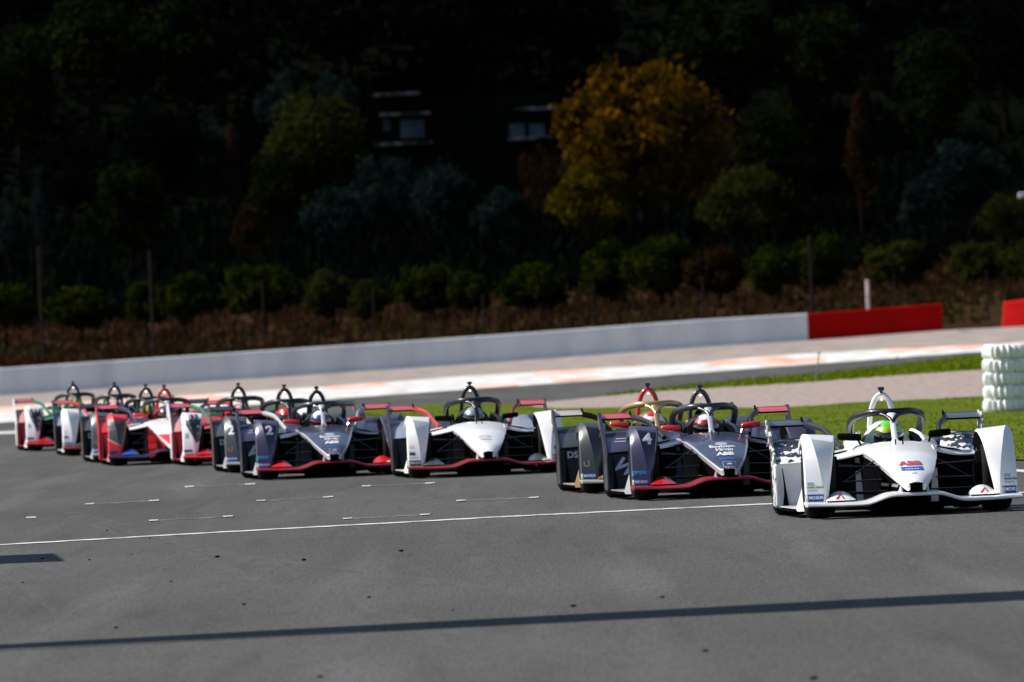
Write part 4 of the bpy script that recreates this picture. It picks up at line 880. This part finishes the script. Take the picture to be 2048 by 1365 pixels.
racing_car(1291, 998, 3.6, LV(body='purple', trim='silver', rear='satin_black', rear_top='purple', plate='purple', split='dark_red', ramp='red', mirror='red', wing='wing_red', hoop='dark_grey', halo='blue_black', pillar='silver', cover='satin_black', tub='navy', floor='silver', vane='silver', arm='satin_black', pylon='silver', hel=('red', 'white', 'white', 'red'), visor='visor_black', prints=L_purple('4')),  # silver pillar: sunlit highlight on the dark halo put into the colour
           'dark purple racing car with a white four on its front wheel fairing', 'driver in red and white helmet in the purple car marked four')
racing_car(1188, 984, 3.3, LV(body='dark_grey', trim='gold', fair='dark_grey', rear='satin_black', rear_top='dark_grey', plate='dark_grey', split='cream', ramp='gold', mirror='red', wing='cream', hoop='red', halo='gold', vane='gold', floor='cream', hel=('white', 'red', 'white', 'white'), cover='gold', tub='satin_black', prints=L_black(None)),
           'black racing car with golden halo and red roll hoop', 'driver in white helmet with red top under the golden halo')
racing_car(840, 954, 3.2, LV(body='white', rear='satin_black', rear_top='silver_blue', plate='dark_grey', wing='wing_red', arm='red', split='dark_red', ramp='mid_grey', tub='satin_black', cover='satin_black', vane='white', floor='white', pylon='white', hel=('silver_blue', 'silver_blue', 'dark_grey'), prints=L_porsche()),
           'white racing car with red wing arms and red splitter in mid pack', 'driver in silver blue helmet in the white car with red wings')
racing_car(537, 957, 3.7, LV(body='purple', trim='silver', rear='satin_black', rear_top='purple', plate='purple', split='dark_red', ramp='bright_red', mirror='red', wing='wing_red', hoop='satin_black', halo='blue_black', pillar='silver', cover='satin_black', tub='navy', floor='silver', vane='silver', arm='silver', pylon='silver', hel=('white', 'white', 'white', 'blue'), visor='visor_orange', prints=L_purple('2')),  # pillar silver here too, a painted highlight on the dark halo
           'dark purple racing car bearing a white two, left of the white mid-pack car', 'driver in white and blue helmet in the purple car marked two')
racing_car(474, 943, 3.3, LV(body='dark_grey', trim='silver', fair='mid_grey', rear='satin_black', rear_top='mid_grey', plate='dark_gold', split='silver', ramp='dark_grey', wing='satin_black', hoop='satin_black', vane='silver', floor='silver', cover='red', tub='satin_black', hel=('white', 'red', 'white', 'red'), prints=L_black('2')),
           'grey racing car half hidden behind the purple car marked two', 'driver in red and white helmet right behind the number 2 car')
racing_car(388, 929, 3.5, LV(body='white', fair='white', fin='red', rear='bright_red', rear_top='pink', plate='white', lower='red', pod='red', wing='wing_red', arm='green', split='bright_red', ramp='red', mirror='green', cover='red', tub='red', vane='white', floor='bright_red', hel=('green', 'pink', 'pink'), prints=L_audi('33')),
           'red and white racing car with 33 on its grey and white fairing', 'driver in green and pink helmet in the red and white 33 car')
racing_car(238.5, 929, 3.2, LV(body='white', fair='bright_red', rear='bright_red', plate='bright_red', lower='red', wing='wing_red', arm='navy', split='navy', ramp='blue', mirror='bright_red', hoop='red', pillar='silver', tub='navy', cover='red', vane='pink', floor='bright_red', hel=('navy', 'navy', 'pink'), visor='visor_orange', prints=L_mahindra()),
           'red and white racing car with blue splitter and red roll hoop', 'driver in dark violet helmet in the car with the red hoop')
racing_car(205, 923, 3.4, LV(body='dark_grey', trim='silver', fair='mid_grey', rear='satin_black', rear_top='mid_grey', plate='dark_gold', split='silver', ramp='dark_grey', wing='satin_black', vane='silver', floor='silver', cover='satin_black', tub='satin_black', hel=('lime', 'yellow', 'blue'), prints=L_black(None)),
           'grey racing car almost wholly hidden behind the blue-splitter car', 'driver in yellow-green helmet behind the car with red hoop')
racing_car(145.5, 909, 3.1, LV(body='white', rear='satin_black', rear_top='silver_blue', plate='dark_grey', wing='wing_red', arm='red', split='dark_red', ramp='mid_grey', tub='satin_black', cover='satin_black', vane='white', floor='white', hel=('pink', 'pink', 'silver_blue'), prints=L_porsche()),
           'white racing car second from the left with plain white front fairing', 'driver in pale helmet in the second car from the left')
racing_car(71, 899.5, 4.0, LV(body='white', fair='white', fin='red', rear='bright_red', rear_top='pink', plate='white', lower='red', pod='green', wing='wing_red', arm='green', split='bright_red', ramp='red', mirror='green', cover='green', tub='green', vane='white', floor='bright_red', hel=('yellow', 'lime', 'green'), prints=L_audi('11')),
           'leftmost and farthest racing car, red with green wing arm', 'driver in yellow helmet in the leftmost farthest car')
# ------------------------------------------------------------------ small rubber scraps on the asphalt
rnd = random.Random(21)
scr = [(802, 1105, 11), (608, 1123, 12), (738, 1198, 10), (488, 1212, 10), (906, 1224, 7), (1325, 1198, 11), (1411, 1306, 14), (1146, 1216, 14), (232, 1259, 10), (263, 1111, 5), (179, 1122, 6), (46, 1168, 7), (300, 1079, 5), (545, 1148, 5), (342, 1166, 6), (435, 1117, 12), (85, 1120, 8), (780, 1178, 4), (214, 1064, 6), (1700, 1300, 5), (640, 1358, 14), (1628, 1362, 18)]
for i, (x, y, wpx) in enumerate(scr):
    p = ground(x, y); s = wpx * p.y / F / 2; mb = MB(); n = 7; rings = []
    for k in range(5):
        a = k / 4 * pi; rr = max(.1, sin(a)) * s
        rings.append([(-cos(a) * s, rr * .7 * cos(6.28 * j / n) * rnd.uniform(.7, 1.2), rr * .45 * sin(6.28 * j / n) * rnd.uniform(.7, 1.2)) for j in range(n)])
    mb.loft(rings); o = link('rubber_scrap', mb.mesh('rubber_scrap', 50), 'rubber'); o.location = (p.x, p.y, p.z + 0.006 + s * .3); o.rotation_euler = (0, 0, rnd.uniform(-.6, .6))
    tag(o, 'small dark scrap of tyre rubber lying on the open asphalt', 'rubber scrap', 'rubber scraps on the asphalt')
